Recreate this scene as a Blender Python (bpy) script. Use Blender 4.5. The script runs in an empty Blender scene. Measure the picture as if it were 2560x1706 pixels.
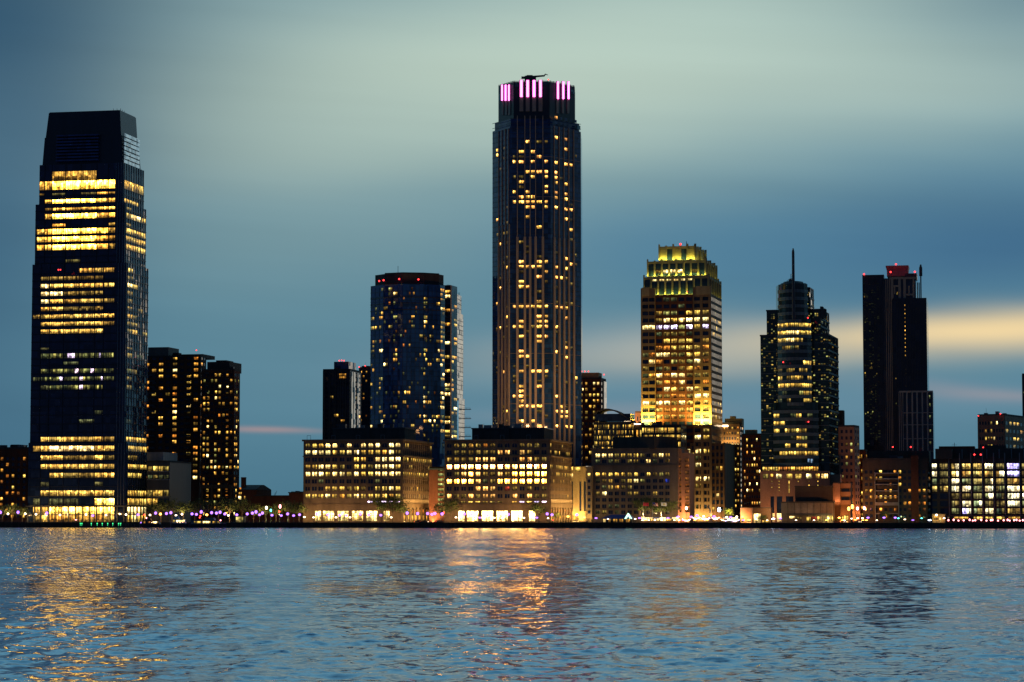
import bpy, math, random
import numpy as np
R = random.Random(7)
scene = bpy.context.scene
COL = scene.collection
# ------------------------------------------------------------------ survey helpers
# camera: 7 m above the river, looking west at a shore 1.4 km away. Sizes of the far
# buildings were surveyed as bearings (photo pixels) and turned into metres at their own distance.
F = 6116.0; CAMZ = 7.0; YH = 1290.0
PITCH = math.atan((YH - 853.0) / F)
cp, sp = math.cos(PITCH), math.sin(PITCH)
def ux(x, y=1250):
    v = (853.0 - y) / F
    return (x - 1280.0) / F / (cp - v * sp)
def zat(y, Y):
    v = (853.0 - y) / F
    return CAMZ + Y * (sp + v * cp) / (cp - v * sp)
TH = math.atan(0.22)
GZ = 3.0
def shore(X): return 1405.0 - 0.22 * X
def yat(x, back): return (1405.0 + back) / (1 + 0.22 * ux(x))
def P2(x, Y, y=1250): return (ux(x, y) * Y, Y)

# ------------------------------------------------------------------ materials
def new_mat(name):
    m = bpy.data.materials.new(name); m.use_nodes = True
    nt = m.node_tree; nt.nodes.clear()
    out = nt.nodes.new('ShaderNodeOutputMaterial')
    return m, nt, out
def N(nt, t, **kw):
    n = nt.nodes.new(t)
    for k, v in kw.items(): setattr(n, k, v)
    return n
def mth(nt, op, a, b=None, c=None, clamp=False):
    n = nt.nodes.new('ShaderNodeMath'); n.operation = op; n.use_clamp = clamp
    for i, v in enumerate((a, b, c)):
        if v is None: continue
        if isinstance(v, (int, float)): n.inputs[i].default_value = v
        else: nt.links.new(v, n.inputs[i])
    return n.outputs[0]
def mixc(nt, f, a, b, mode='MIX'):
    n = nt.nodes.new('ShaderNodeMix'); n.data_type = 'RGBA'; n.blend_type = mode
    for sock, v in ((n.inputs[0], f), (n.inputs[6], a), (n.inputs[7], b)):
        if isinstance(v, (int, float)): sock.default_value = v
        elif isinstance(v, tuple): sock.default_value = (*v[:3], 1)
        else: nt.links.new(v, sock)
    return n.outputs[2]
def wall_mat(name, c, rough=0.8, var=0.3, spec=0.3):
    m, nt, out = new_mat(name)
    g = N(nt, 'ShaderNodeNewGeometry')
    mp = N(nt, 'ShaderNodeMapping'); mp.inputs['Scale'].default_value = (0.35, 0.35, 0.05)
    nt.links.new(g.outputs['Position'], mp.inputs[0])
    n1 = N(nt, 'ShaderNodeTexNoise'); n1.inputs['Scale'].default_value = 1.0; n1.inputs['Detail'].default_value = 4
    nt.links.new(mp.outputs[0], n1.inputs['Vector'])
    n2 = N(nt, 'ShaderNodeTexNoise'); n2.inputs['Scale'].default_value = 1.3; n2.inputs['Detail'].default_value = 3
    nt.links.new(g.outputs['Position'], n2.inputs['Vector'])
    f = mth(nt, 'MULTIPLY_ADD', n1.outputs[0], 0.6, mth(nt, 'MULTIPLY', n2.outputs[0], 0.4))
    lo = tuple(x * (1 - var) for x in c); hi = tuple(min(1, x * (1 + var)) for x in c)
    r = N(nt, 'ShaderNodeMapRange'); r.inputs[1].default_value = 0.3; r.inputs[2].default_value = 0.7
    nt.links.new(f, r.inputs[0])
    col = mixc(nt, r.outputs[0], lo, hi)
    b = N(nt, 'ShaderNodeBsdfPrincipled'); nt.links.new(col, b.inputs['Base Color'])
    b.inputs['Roughness'].default_value = rough; b.inputs['Specular IOR Level'].default_value = spec
    nt.links.new(b.outputs[0], out.inputs[0])
    return m
def glass_mat(name, c, rough=0.07, ior=1.5, jit=0.06, spec=0.5, metal=0.0):
    m, nt, out = new_mat(name)
    g = N(nt, 'ShaderNodeNewGeometry')
    sn = N(nt, 'ShaderNodeVectorMath', operation='SNAP'); sn.inputs[1].default_value = (2.9, 2.9, 3.7)
    nt.links.new(g.outputs['Position'], sn.inputs[0])
    wn = N(nt, 'ShaderNodeTexWhiteNoise'); wn.noise_dimensions = '3D'; nt.links.new(sn.outputs[0], wn.inputs['Vector'])
    v = N(nt, 'ShaderNodeVectorMath', operation='SUBTRACT'); v.inputs[1].default_value = (.5, .5, .5)
    nt.links.new(wn.outputs['Color'], v.inputs[0])
    s = N(nt, 'ShaderNodeVectorMath', operation='SCALE'); s.inputs['Scale'].default_value = jit
    nt.links.new(v.outputs[0], s.inputs[0])
    ad = N(nt, 'ShaderNodeVectorMath', operation='ADD'); nt.links.new(g.outputs['Normal'], ad.inputs[0]); nt.links.new(s.outputs[0], ad.inputs[1])
    nn = N(nt, 'ShaderNodeVectorMath', operation='NORMALIZE'); nt.links.new(ad.outputs[0], nn.inputs[0])
    b = N(nt, 'ShaderNodeBsdfPrincipled')
    col = mixc(nt, wn.outputs['Value'], tuple(x * .6 for x in c), tuple(x * 1.4 for x in c))
    nt.links.new(col, b.inputs['Base Color'])
    b.inputs['Roughness'].default_value = rough; b.inputs['IOR'].default_value = ior
    b.inputs['Specular IOR Level'].default_value = spec; b.inputs['Metallic'].default_value = metal
    nt.links.new(nn.outputs[0], b.inputs['Normal'])
    nt.links.new(b.outputs[0], out.inputs[0])
    return m
def emis_mat(name, c, s, sample=True):
    m, nt, out = new_mat(name)
    e = N(nt, 'ShaderNodeEmission'); e.inputs[0].default_value = (*c, 1); e.inputs[1].default_value = s
    nt.links.new(e.outputs[0], out.inputs[0])
    if not sample: m.cycles.emission_sampling = 'NONE'
    return m
def lit_mat():
    # a lit room behind a pane: colour and power per window in the attribute 'glow';
    # mullions and blinds, lamps and furniture vary the emission
    m, nt, out = new_mat('lit_window')
    at = N(nt, 'ShaderNodeAttribute'); at.attribute_name = 'glow'
    uv = N(nt, 'ShaderNodeUVMap'); uv.uv_map = 'uv'
    sep = N(nt, 'ShaderNodeSeparateXYZ'); nt.links.new(uv.outputs[0], sep.inputs[0])
    fx = mth(nt, 'FRACT', mth(nt, 'DIVIDE', sep.outputs[0], 1.45))
    mull = mth(nt, 'MULTIPLY', mth(nt, 'GREATER_THAN', fx, 0.12), mth(nt, 'LESS_THAN', fx, 0.94))
    mull = mth(nt, 'MULTIPLY_ADD', mull, 0.8, 0.2)
    g = N(nt, 'ShaderNodeNewGeometry')
    n1 = N(nt, 'ShaderNodeTexNoise'); n1.inputs['Scale'].default_value = 0.5; n1.inputs['Detail'].default_value = 2
    nt.links.new(g.outputs['Position'], n1.inputs['Vector'])
    r = N(nt, 'ShaderNodeMapRange'); r.inputs[1].default_value = 0.32; r.inputs[2].default_value = 0.68
    r.inputs[3].default_value = 0.2; r.inputs[4].default_value = 1.7
    nt.links.new(n1.outputs[0], r.inputs[0])
    # blinds drawn to a different height behind each pane
    cx_ = N(nt, 'ShaderNodeVectorMath', operation='SNAP'); cx_.inputs[1].default_value = (1.45, 1.45, 4.3)
    nt.links.new(g.outputs['Position'], cx_.inputs[0])
    wn = N(nt, 'ShaderNodeTexWhiteNoise'); nt.links.new(cx_.outputs[0], wn.inputs['Vector'])
    bl = mth(nt, 'MULTIPLY_ADD', mth(nt, 'MULTIPLY', wn.outputs['Value'], wn.outputs['Value']), 1.7, 0.28)
    # ceiling lamps near the top, desks and plants as darker shapes below
    tp = N(nt, 'ShaderNodeMapRange'); tp.interpolation_type = 'SMOOTHSTEP'; tp.inputs[1].default_value = .25; tp.inputs[2].default_value = .8; tp.inputs[3].default_value = .6; tp.inputs[4].default_value = 1.35
    nt.links.new(sep.outputs[1], tp.inputs[0])
    n3 = N(nt, 'ShaderNodeTexNoise'); n3.inputs['Scale'].default_value = 1.1; n3.inputs['Detail'].default_value = 1; nt.links.new(g.outputs['Position'], n3.inputs['Vector'])
    hgt = mth(nt, 'MULTIPLY_ADD', n3.outputs[0], 1.3, -.32)
    furn = mth(nt, 'MULTIPLY_ADD', mth(nt, 'GREATER_THAN', sep.outputs[1], hgt), .65, .35)
    k = mth(nt, 'MULTIPLY', mth(nt, 'MULTIPLY', mull, r.outputs[0]), mth(nt, 'MULTIPLY', bl, mth(nt, 'MULTIPLY', tp.outputs[0], furn)))
    b = N(nt, 'ShaderNodeBsdfPrincipled'); b.inputs['Base Color'].default_value = (.01, .01, .012, 1); b.inputs['Roughness'].default_value = .1
    nt.links.new(at.outputs['Color'], b.inputs['Emission Color']); nt.links.new(k, b.inputs['Emission Strength'])
    nt.links.new(b.outputs[0], out.inputs[0])
    m.cycles.emission_sampling = 'NONE'
    return m
M = {}
M['lit'] = lit_mat()
M['dark_glass'] = glass_mat('dark_glass', (.012, .024, .06))
M['navy_glass'] = glass_mat('navy_glass', (.013, .045, .14))
M['blue_glass'] = glass_mat('blue_glass', (.012, .06, .22))
M['green_glass'] = glass_mat('green_glass', (.012, .035, .036))
M['sky_glass'] = glass_mat('sky_glass', (.055, .10, .13), metal=0.7, rough=.12, jit=.1)
M['louvre'] = glass_mat('pale_louvre', (.75, .78, .8), metal=0.9, rough=.35, jit=.02)
M['black_metal'] = wall_mat('black_metal', (.016, .02, .034), .45, .3, .4)
M['dark_metal'] = wall_mat('dark_metal', (.03, .035, .045), .4, .3, .5)
M['grey_metal'] = wall_mat('grey_metal', (.16, .17, .19), .4, .3, .5)
M['fin_stone'] = wall_mat('fin_stone', (.28, .235, .2), .7, .25)
M['tan_stone'] = wall_mat('tan_stone', (.19, .125, .075), .85, .3)
M['grey_stone'] = wall_mat('grey_stone', (.14, .11, .088), .85, .3)
M['pink_stone'] = wall_mat('pink_stone', (.28, .165, .115), .85, .25)
M['brown_stone'] = wall_mat('brown_stone', (.13, .075, .045), .85, .3)
M['gold_stone'] = wall_mat('gold_stone', (.30, .225, .12), .8, .3)
M['brick'] = wall_mat('red_brick', (.2, .075, .045), .9, .35)
M['dark_brick'] = wall_mat('dark_brick', (.1, .034, .02), .9, .35)
M['concrete'] = wall_mat('concrete', (.12, .105, .095), .85, .3)
M['dark_concrete'] = wall_mat('dark_concrete', (.05, .043, .04), .85, .3)
M['roof'] = wall_mat('roof_felt', (.045, .042, .042), .9, .3)
M['green_metal'] = wall_mat('green_metal', (.085, .125, .13), .4, .25, .5)
M['white_fin'] = wall_mat('white_fin', (.36, .33, .31), .6, .2)
M['bark'] = wall_mat('bark', (.07, .05, .035), .9, .4)
M['canvas'] = wall_mat('white_canvas', (.7, .68, .64), .8, .1)
M['canvas_orange'] = wall_mat('orange_canvas', (.65, .25, .06), .8, .1)
M['canvas_blue'] = wall_mat('blue_canvas', (.05, .08, .25), .8, .1)
M['hull_dark'] = wall_mat('dark_hull_paint', (.02, .022, .03), .35, .2, .5)
M['hull_white'] = wall_mat('white_hull_paint', (.6, .6, .6), .35, .1, .5)
M['red_beacon'] = emis_mat('red_beacon', (1, .04, .04), 4, False)
M['pink_strip'] = emis_mat('pink_strip', (1, .16, .68), 5.2, True)
M['lamp_violet'] = emis_mat('lamp_violet', (.40, .17, 1.0), 3.0, False)  # violet lens bloom mixed into the colour of the globe
M['lamp_white'] = emis_mat('lamp_white', (1, .72, .45), 9, False)
M['lamp_orange'] = emis_mat('lamp_orange', (1, .38, .06), 9, False)
M['lamp_pink'] = emis_mat('lamp_pink', (1, .28, .3), 9, False)
M['lamp_red'] = emis_mat('lamp_red', (1, .05, .03), 9, False)
M['lamp_teal'] = emis_mat('lamp_teal', (.1, .75, .7), 6, False)
M['lamp_cool'] = emis_mat('lamp_cool', (.65, .75, 1), 14, False)
M['lamp_green'] = emis_mat('lamp_green', (.05, .8, .25), 3, False)
M['neon'] = emis_mat('neon_green', (.5, 1, .65), 3, False)
M['gold_floor'] = M['gold_stone']

PAL = {'W': (3.5, 2.45, .82), 'Y': (1.4, .84, .14), 'A': (1.05, .50, .07), 'O': (.95, .33, .04), 'D': (.30, .19, .035),
       'G': (.36, .34, .09), 'V': (2.9, 2.2, 3.2), 'C': (.5, .8, 1.2), 'g': (.08, .085, .03), 'd': (.5, .34, .07), 'r': (.6, .07, .03), 'o': (.28, .09, .015), 'B': (.03, .06, .5)}
def glow(k, lo=.6, hi=1.3):
    f = R.uniform(lo, hi); t = R.uniform(-.12, .12)
    c = PAL[k]
    return (c[0] * f, c[1] * f * (1 + t), c[2] * f * (1 + 2 * t))

# ------------------------------------------------------------------ mesh builder
class MB:
    def __init__(s): s.v = []; s.f = []; s.m = []; s.g = []; s.uv = []
    def face(s, pts, m=0, g=None, uv=None):
        i = len(s.v); s.v += [tuple(p) for p in pts]; s.f.append(tuple(range(i, i + len(pts))))
        s.m.append(m); s.g.append(g); s.uv.append(uv)
    def hexa(s, lo, hi, m=0):
        # lo, hi: n bottom and n top points, counter-clockwise seen from above
        n = len(lo); i = len(s.v); s.v += [tuple(p) for p in lo] + [tuple(p) for p in hi]
        fs = [tuple(range(i + n - 1, i - 1, -1)), tuple(range(i + n, i + 2 * n))]
        fs += [(i + k, i + (k + 1) % n, i + n + (k + 1) % n, i + n + k) for k in range(n)]
        for f in fs: s.f.append(f); s.m.append(m); s.g.append(None); s.uv.append(None)
    def prism(s, poly, z0, z1, m=0, top=None):
        if area2(poly) < 0: poly = poly[::-1]; top = top[::-1] if top else None
        s.hexa([(x, y, z0) for x, y in poly], [(x, y, z1) for x, y in (top or poly)], m)
    def box(s, c, sx, sy, z0, z1, m=0, rz=0):
        cs, sn = math.cos(rz), math.sin(rz)
        q = [(c[0] + x * cs - y * sn, c[1] + x * sn + y * cs) for x, y in ((-sx / 2, -sy / 2), (sx / 2, -sy / 2), (sx / 2, sy / 2), (-sx / 2, sy / 2))]
        s.prism(q, z0, z1, m)
    def fbox(s, fc, s0, s1, z0, z1, d0, d1, m=0):
        q = [fc.p2(s0, d0), fc.p2(s1, d0), fc.p2(s1, d1), fc.p2(s0, d1)]
        s.prism(q, z0, z1, m)
    def tube(s, a, b, r0, r1=None, n=6, m=0):
        r1 = r0 if r1 is None else r1
        a = np.array(a, float); b = np.array(b, float); d = b - a; d /= (np.linalg.norm(d) + 1e-9)
        h = np.array((0, 0, 1.)) if abs(d[2]) < .9 else np.array((1., 0, 0))
        p = np.cross(d, h); p /= np.linalg.norm(p); q = np.cross(d, p)
        ring = lambda o, r: [o + r * (math.cos(t) * p + math.sin(t) * q) for t in [2 * math.pi * k / n for k in range(n)]]
        s.hexa(ring(a, r0), ring(b, r1), m)
    def ball(s, c, r, n=8, k=5, m=0, sz=1.0):
        i = len(s.v)
        for a in range(k + 1):
            ph = math.pi * a / k
            for b in range(n):
                t = 2 * math.pi * b / n
                s.v.append((c[0] + r * math.sin(ph) * math.cos(t), c[1] + r * math.sin(ph) * math.sin(t), c[2] + sz * r * math.cos(ph)))
        for a in range(k):
            for b in range(n):
                s.f.append((i + a * n + b, i + (a + 1) * n + b, i + (a + 1) * n + (b + 1) % n, i + a * n + (b + 1) % n))
                s.m.append(m); s.g.append(None); s.uv.append(None)
    def build(s, name, mats, parent=None, origin=(0, 0, 0), smooth=False):
        me = bpy.data.meshes.new(name)
        o3 = origin
        me.from_pydata([(x - o3[0], y - o3[1], z - o3[2]) for x, y, z in s.v], [], s.f)
        for mt in (mats if isinstance(mats, (list, tuple)) else [mats]): me.materials.append(mt)
        me.polygons.foreach_set('material_index', s.m)
        if smooth: me.polygons.foreach_set('use_smooth', [True] * len(s.f))
        if any(g is not None for g in s.g):
            ca = me.color_attributes.new('glow', 'FLOAT_COLOR', 'CORNER'); ul = me.uv_layers.new(name='uv')
            cols = []; uvs = []
            for f, g, uv in zip(s.f, s.g, s.uv):
                for k in range(len(f)):
                    cols += [*(g or (0, 0, 0)), 1.0]; uvs += (uv[k] if uv else (0.5, 0.5))
            ca.data.foreach_set('color', cols); ul.data.foreach_set('uv', uvs)
        me.update()
        ob = bpy.data.objects.new(name, me); COL.objects.link(ob)
        if parent is not None: ob.parent = parent
        return ob
def area2(p): return sum(p[i][0] * p[(i + 1) % len(p)][1] - p[(i + 1) % len(p)][0] * p[i][1] for i in range(len(p)))

class Face:
    """vertical wall plane from a to b, left to right as seen from outside"""
    def __init__(s, a, b):
        s.a = a; dx, dy = b[0] - a[0], b[1] - a[1]; s.w = math.hypot(dx, dy)
        s.d = (dx / s.w, dy / s.w); s.n = (s.d[1], -s.d[0]); s.Y = (a[1] + b[1]) / 2
    def p2(s, t, d=0.0): return (s.a[0] + s.d[0] * t + s.n[0] * d, s.a[1] + s.d[1] * t + s.n[1] * d)
    def pt(s, t, d, z): x, y = s.p2(t, d); return (x, y, z)
    def s(s, x, y=1250):
        u = ux(x, y); return (s.a[0] - u * s.a[1]) / (u * s.d[1] - s.d[0])
    def cols(s, centers, wpx, y=1250):
        return [(s.s(c - wpx / 2, y), s.s(c + wpx / 2, y)) for c in centers]
    def even(s, n, frac=.6, m=0.0):
        p = (s.w - 2 * m) / n
        return [(m + p * (k + .5 - frac / 2), m + p * (k + .5 + frac / 2)) for k in range(n)]
def rows_px(Y, centers, hpx): return [(zat(c + hpx / 2, Y), zat(c - hpx / 2, Y)) for c in centers]
def rows_even(z0, z1, n, frac=.6):
    p = (z1 - z0) / n
    return [(z1 - p * (k + .5 + frac / 2), z1 - p * (k + .5 - frac / 2)) for k in range(n)]
def frame(xl, xc, xr, Y, y=1200, th=TH, d=None):
    c, s = math.cos(th), math.sin(th)
    ul, uc, ur = ux(xl, y), ux(xc, y), ux(xr, y) if xr else 0
    C = (uc * Y, Y)
    w = (C[0] - ul * C[1]) / (c + ul * s)
    L = (C[0] - w * c, C[1] + w * s)
    if d is None: d = (ur * Y - C[0]) / (s - ur * c)
    Rr = (C[0] + d * s, C[1] + d * c); K = (L[0] + d * s, L[1] + d * c)
    return [L, C, Rr, K]
def fs(q): return Face(q[0], q[1]), Face(q[1], q[2])

def tag(o, label, cat, group=None):
    o['label'] = label; o['category'] = cat
    if group: o['group'] = group
    return o
def empty(name, loc, rz=0):
    o = bpy.data.objects.new(name, None); COL.objects.link(o); o.location = loc; o.rotation_euler = (0, 0, rz); o.empty_display_size = 2
    return o
def copy_tree(o, parent=None):
    c = o.copy(); COL.objects.link(c)
    if parent is not None: c.parent = parent
    for ch in list(o.children): copy_tree(ch, c)
    return c
def lamp(kind, loc, power, color, size=None, rot=None, spot=None, name='flood_light'):
    l = bpy.data.lights.new(name, kind); l.energy = power; l.color = color
    if kind == 'AREA':
        l.shape = 'RECTANGLE'; l.size = size[0]; l.size_y = size[1]
    elif kind == 'SPOT':
        l.spot_size = spot; l.spot_blend = .6; l.shadow_soft_size = size or .5
    else: l.shadow_soft_size = size or .5
    o = bpy.data.objects.new(name, l); COL.objects.link(o); o.location = loc
    if rot is not None: o.rotation_mode = 'QUATERNION'; o.rotation_quaternion = rot
    return o
from mathutils import Vector
def flood(fc, s0, s1, z, off, power, color, tilt=.25, wid=.8):
    """strip flood light lying off the wall at height z, shining up and onto it"""
    mid = fc.pt((s0 + s1) / 2, off, z)
    dirv = Vector((-fc.n[0] * tilt, -fc.n[1] * tilt, 1)).normalized()
    zc = -dirv; xc = Vector((fc.d[0], fc.d[1], 0)); yc = zc.cross(xc)
    from mathutils import Matrix
    q = Matrix((xc, yc, zc)).transposed().to_quaternion()
    return lamp('AREA', mid, power, color, (abs(s1 - s0), wid), q)

class Bld:
    def __init__(s, name, label, cat, at, group=None):
        s.o = (at[0], at[1], GZ); s.e = empty(name, s.o); tag(s.e, label, cat, group)
        s.mb = {}; s.wins = []; s.order = []
    def __call__(s, part, mat):
        k = (part, mat)
        if k not in s.mb: s.mb[k] = MB(); s.order.append(k)
        return s.mb[k]
    def one(s, part, mat):
        k = (part, mat, len(s.order)); s.mb[k] = MB(); s.order.append(k); return s.mb[k]
    def win(s, fc, s0, s1, z0, z1, g, d=.08, arch=False):
        if arch:
            r = (s1 - s0) / 2; zc = z1 - r
            pts = [(s0, z0), (s1, z0)] + [(s0 + r + r * math.cos(t), zc + r * math.sin(t)) for t in [math.pi * k / 6 for k in range(7)]]
        else: pts = [(s0, z0), (s1, z0), (s1, z1), (s0, z1)]
        s.wins.append(([fc.pt(a, d, b) for a, b in pts], g, (s1 - s0) * (z1 - z0), [(a - s0, (b - z0) / (z1 - z0)) for a, b in pts]))
    def beacon(s, x, y, Y, r=.5):
        p = P2(x, Y, y); mb = MB(); mb.ball((0, 0, 0), r * .85)
        o = mb.build('beacon_light', M['red_beacon'], s.e); z = zat(y, Y)
        o.location = (p[0] - s.o[0], p[1] - s.o[1], z - GZ); return o
    def lattice(s, fc, cols, rows, z0, z1, mat, dp=.5, dsp=.42, part='wall', s0=0.0, s1=None, piers=True, spans=True):
        mb = s(part, mat); s1 = fc.w if s1 is None else s1
        e = [s0] + [v for c in cols for v in c] + [s1]
        if piers:
            for k in range(0, len(e), 2):
                if e[k + 1] - e[k] > .05: mb.fbox(fc, e[k], e[k + 1], z0, z1, -.1, dp)
        if spans:
            zz = [z1] + [v for r in rows for v in (r[1], r[0])] + [z0]
            for k in range(0, len(zz), 2):
                if zz[k] - zz[k + 1] > .05: mb.fbox(fc, s0 + .01, s1 - .01, zz[k + 1] + (.004 if zz[k+1] == z0 else 0), zz[k] - (.004 if zz[k] == z1 else 0), -.1, dsp)
    def grid(s, fc, cols, rows, fn, d=.08, dark=True):
        for r, (z0, z1) in enumerate(rows):
            for c, (a, b) in enumerate(cols):
                k = fn(c, r)
                if k and k != '.': s.win(fc, a, b, z0, z1, glow(k) if isinstance(k, str) else k, d)
                elif dark: s.win(fc, a, b, z0, z1, None, d)
    def parapet(s, q, z, h=1.1, t=.5, mat='roof', part='roof'):
        mb = s(part, mat)
        n = len(q)
        for k in range(n):
            f = Face(q[k], q[(k + 1) % n]); mb.fbox(f, 0.02 * (k % 2), f.w - .02 * (k % 2), z - .3, z + h - .01 * k, -t, .25 + .01 * k)
    def finish(s, cap=100, dark='dark_glass'):
        for k in s.order: s.mb[k].build(k[0], M[k[1]], s.e, s.o)
        lit = sorted([w for w in s.wins if w[1]], key=lambda w: -w[2] * min(1, w[1][0] + .3)); rest = [w for w in s.wins if not w[1]]
        for w in lit[:cap]:
            mb = MB(); mb.face(w[0], 0, w[1], w[3])
            c = np.mean(np.array(w[0]), axis=0)
            o = mb.build('window', M['lit'], s.e, tuple(c)); o.location = (c[0] - s.o[0], c[1] - s.o[1], c[2] - s.o[2])
        rest += lit[cap:]
        if rest:
            mb = MB()
            for w in rest: mb.face(w[0], 0 if w[1] else 1, w[1] or (0, 0, 0), w[3])
            o = mb.build('window', [M['lit'], M[dark]], s.e, s.o); o['kind'] = 'stuff'
        return s.e
# ------------------------------------------------------------------ camera
cam = bpy.data.cameras.new('camera'); cam.sensor_width = 36.0; cam.lens = 36.0 * F / 2560.0
cam.clip_start = 1.0; cam.clip_end = 60000.0
co = bpy.data.objects.new('camera', cam); COL.objects.link(co)
co.location = (0, 0, CAMZ); co.rotation_euler = (math.pi / 2 + PITCH, 0, 0); scene.camera = co
# ------------------------------------------------------------------ dusk sky
W = bpy.data.worlds.new('World'); scene.world = W; W.use_nodes = True
nt = W.node_tree; nt.nodes.clear()
tc = N(nt, 'ShaderNodeTexCoord')
sx = N(nt, 'ShaderNodeSeparateXYZ'); nt.links.new(tc.outputs['Generated'], sx.inputs[0])
X_, Y_, Z_ = sx.outputs
az = mth(nt, 'ARCTAN2', X_, Y_)
hyp = mth(nt, 'SQRT', mth(nt, 'ADD', mth(nt, 'MULTIPLY', X_, X_), mth(nt, 'MULTIPLY', Y_, Y_)))
el = mth(nt, 'ARCTAN2', Z_, hyp)
def noise2(sa, se, detail, seed):
    cb = N(nt, 'ShaderNodeCombineXYZ')
    nt.links.new(mth(nt, 'MULTIPLY', az, sa), cb.inputs[0]); nt.links.new(mth(nt, 'MULTIPLY_ADD', az, se * .06, mth(nt, 'MULTIPLY', el, se)), cb.inputs[1]); cb.inputs[2].default_value = seed
    n = N(nt, 'ShaderNodeTexNoise'); n.inputs['Scale'].default_value = 1; n.inputs['Detail'].default_value = detail; n.inputs['Roughness'].default_value = .45
    nt.links.new(cb.outputs[0], n.inputs['Vector']); return mth(nt, 'SUBTRACT', n.outputs[0], .5)
warp = noise2(5, 22, 2, 3.3)
az_w = mth(nt, 'MULTIPLY_ADD', noise2(4, 18, 1, 8.1), .06, az)
el_w = mth(nt, 'MULTIPLY_ADD', warp, .022, el)
def lin(c): return tuple(((x / 255) / 12.92 if x / 255 < .04045 else ((x / 255 + .055) / 1.055) ** 2.4) for x in c)
ramp = N(nt, 'ShaderNodeValToRGB')
cr = ramp.color_ramp; cr.interpolation = 'EASE'
while len(cr.elements) < 7: cr.elements.new(.5)
for e, (p, c) in zip(cr.elements, ((0.0, (76, 120, 141)), (.05, (87, 134, 154)), (.135, (122, 158, 168)), (.19, (146, 220, 248)), (.34, (134, 214, 250)), (.6, (58, 104, 146)), (1.0, (40, 78, 116)))):
    e.position = p; e.color = (*lin(c), 1)
nt.links.new(mth(nt, 'DIVIDE', el, 1.5708, clamp=True), ramp.inputs[0])
col = ramp.outputs[0]
def blob(col, x, y, sx_, sy_, c, amp, tilt=0.0, wy=None):
    a0 = (x - 1280) / F; e0 = (YH - y) / F
    da = mth(nt, 'SUBTRACT', az_w, a0); de = mth(nt, 'SUBTRACT', el_w, e0)
    if tilt: de = mth(nt, 'MULTIPLY_ADD', da, -tilt, de)
    p = mth(nt, 'MULTIPLY', da, F / sx_); q = mth(nt, 'MULTIPLY', de, F / sy_)
    r = mth(nt, 'ADD', mth(nt, 'MULTIPLY', p, p), mth(nt, 'MULTIPLY', q, q))
    g = mth(nt, 'MULTIPLY', mth(nt, 'EXPONENT', mth(nt, 'MULTIPLY', r, -.5)), amp)
    return mixc(nt, g, col, lin(c))
SKY = [  # cloud banks: photo bearing x, height y, half-widths, colour, density, tilt
    (1300, -250, 1500, 260, (150, 178, 178), .7, 0),
    (1450, 190, 760, 150, (197, 213, 194), .95, .10),
    (860, 330, 420, 110, (168, 190, 182), .6, .16),
    (1950, 90, 620, 120, (178, 202, 193), .7, .05),
    (2200, 250, 420, 80, (172, 194, 187), .55, 0),
    (980, 590, 640, 130, (126, 157, 162), .68, .08),
    (2450, 610, 460, 110, (60, 103, 138), .92, .04),
    (1800, 640, 420, 90, (78, 128, 158), .6, 0),
    (-60, 60, 440, 300, (42, 76, 101), .95, 0),
    (-40, 700, 240, 420, (50, 92, 122), .78, 0),
    (2640, -40, 340, 150, (96, 130, 146), .85, 0),
    (900, 920, 700, 130, (92, 132, 150), .5, 0),
    (1650, 875, 330, 45, (178, 180, 172), .6, .03),
    (2560, 848, 450, 38, (240, 214, 164), 1.0, .045),
    (2150, 1010, 600, 40, (112, 146, 166), .4, 0),
    (690, 1062, 110, 5, (190, 150, 144), .5, -.01),
    (2460, 1000, 170, 12, (160, 152, 158), .5, -.10),
    (1500, 1030, 200, 16, (150, 152, 160), .4, 0),
]
for s_ in SKY: col = blob(col, *s_)
streak = mth(nt, 'MULTIPLY_ADD', noise2(3, 60, 4, 1.7), .16, 1.0)
col = mixc(nt, 1.0, col, (1, 1, 1), 'MULTIPLY')
vs = N(nt, 'ShaderNodeVectorMath', operation='SCALE'); nt.links.new(col, vs.inputs[0]); nt.links.new(streak, vs.inputs['Scale'])
# the sky darkens away from the sunset, towards the east
ca = mth(nt, 'DIVIDE', Y_, mth(nt, 'MAXIMUM', hyp, .001))
mr = N(nt, 'ShaderNodeMapRange'); mr.interpolation_type = 'SMOOTHSTEP'
mr.inputs[1].default_value = -.35; mr.inputs[2].default_value = .8
nt.links.new(ca, mr.inputs[0])
up = N(nt, 'ShaderNodeMapRange'); up.interpolation_type = 'SMOOTHSTEP'; up.inputs[1].default_value = .25; up.inputs[2].default_value = 1.2; up.inputs[4].default_value = .3
nt.links.new(el, up.inputs[0])
wfac = mth(nt, 'MAXIMUM', mr.outputs[0], up.outputs[0])
eg = mth(nt, 'EXPONENT', mth(nt, 'MULTIPLY', mth(nt, 'ABSOLUTE', el), -4.5))
east = mixc(nt, mth(nt, 'MULTIPLY', eg, mth(nt, 'MULTIPLY_ADD', noise2(9, 14, 3, 5.5), 2.2, .75), clamp=True), (.014, .032, .078), (.040, .050, .072))
col = mixc(nt, wfac, east, vs.outputs[0])
sky = N(nt, 'ShaderNodeTexSky'); sky.sky_type = 'NISHITA'; sky.sun_disc = False
SUN_EL, SUN_AZ = math.radians(-2.0), math.radians(24)
sky.sun_elevation = SUN_EL; sky.sun_rotation = SUN_AZ
b1 = N(nt, 'ShaderNodeBackground'); nt.links.new(col, b1.inputs[0]); b1.inputs[1].default_value = 1.0
b2 = N(nt, 'ShaderNodeBackground'); nt.links.new(sky.outputs[0], b2.inputs[0]); b2.inputs[1].default_value = .006
ad = N(nt, 'ShaderNodeAddShader'); nt.links.new(b1.outputs[0], ad.inputs[0]); nt.links.new(b2.outputs[0], ad.inputs[1])
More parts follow.
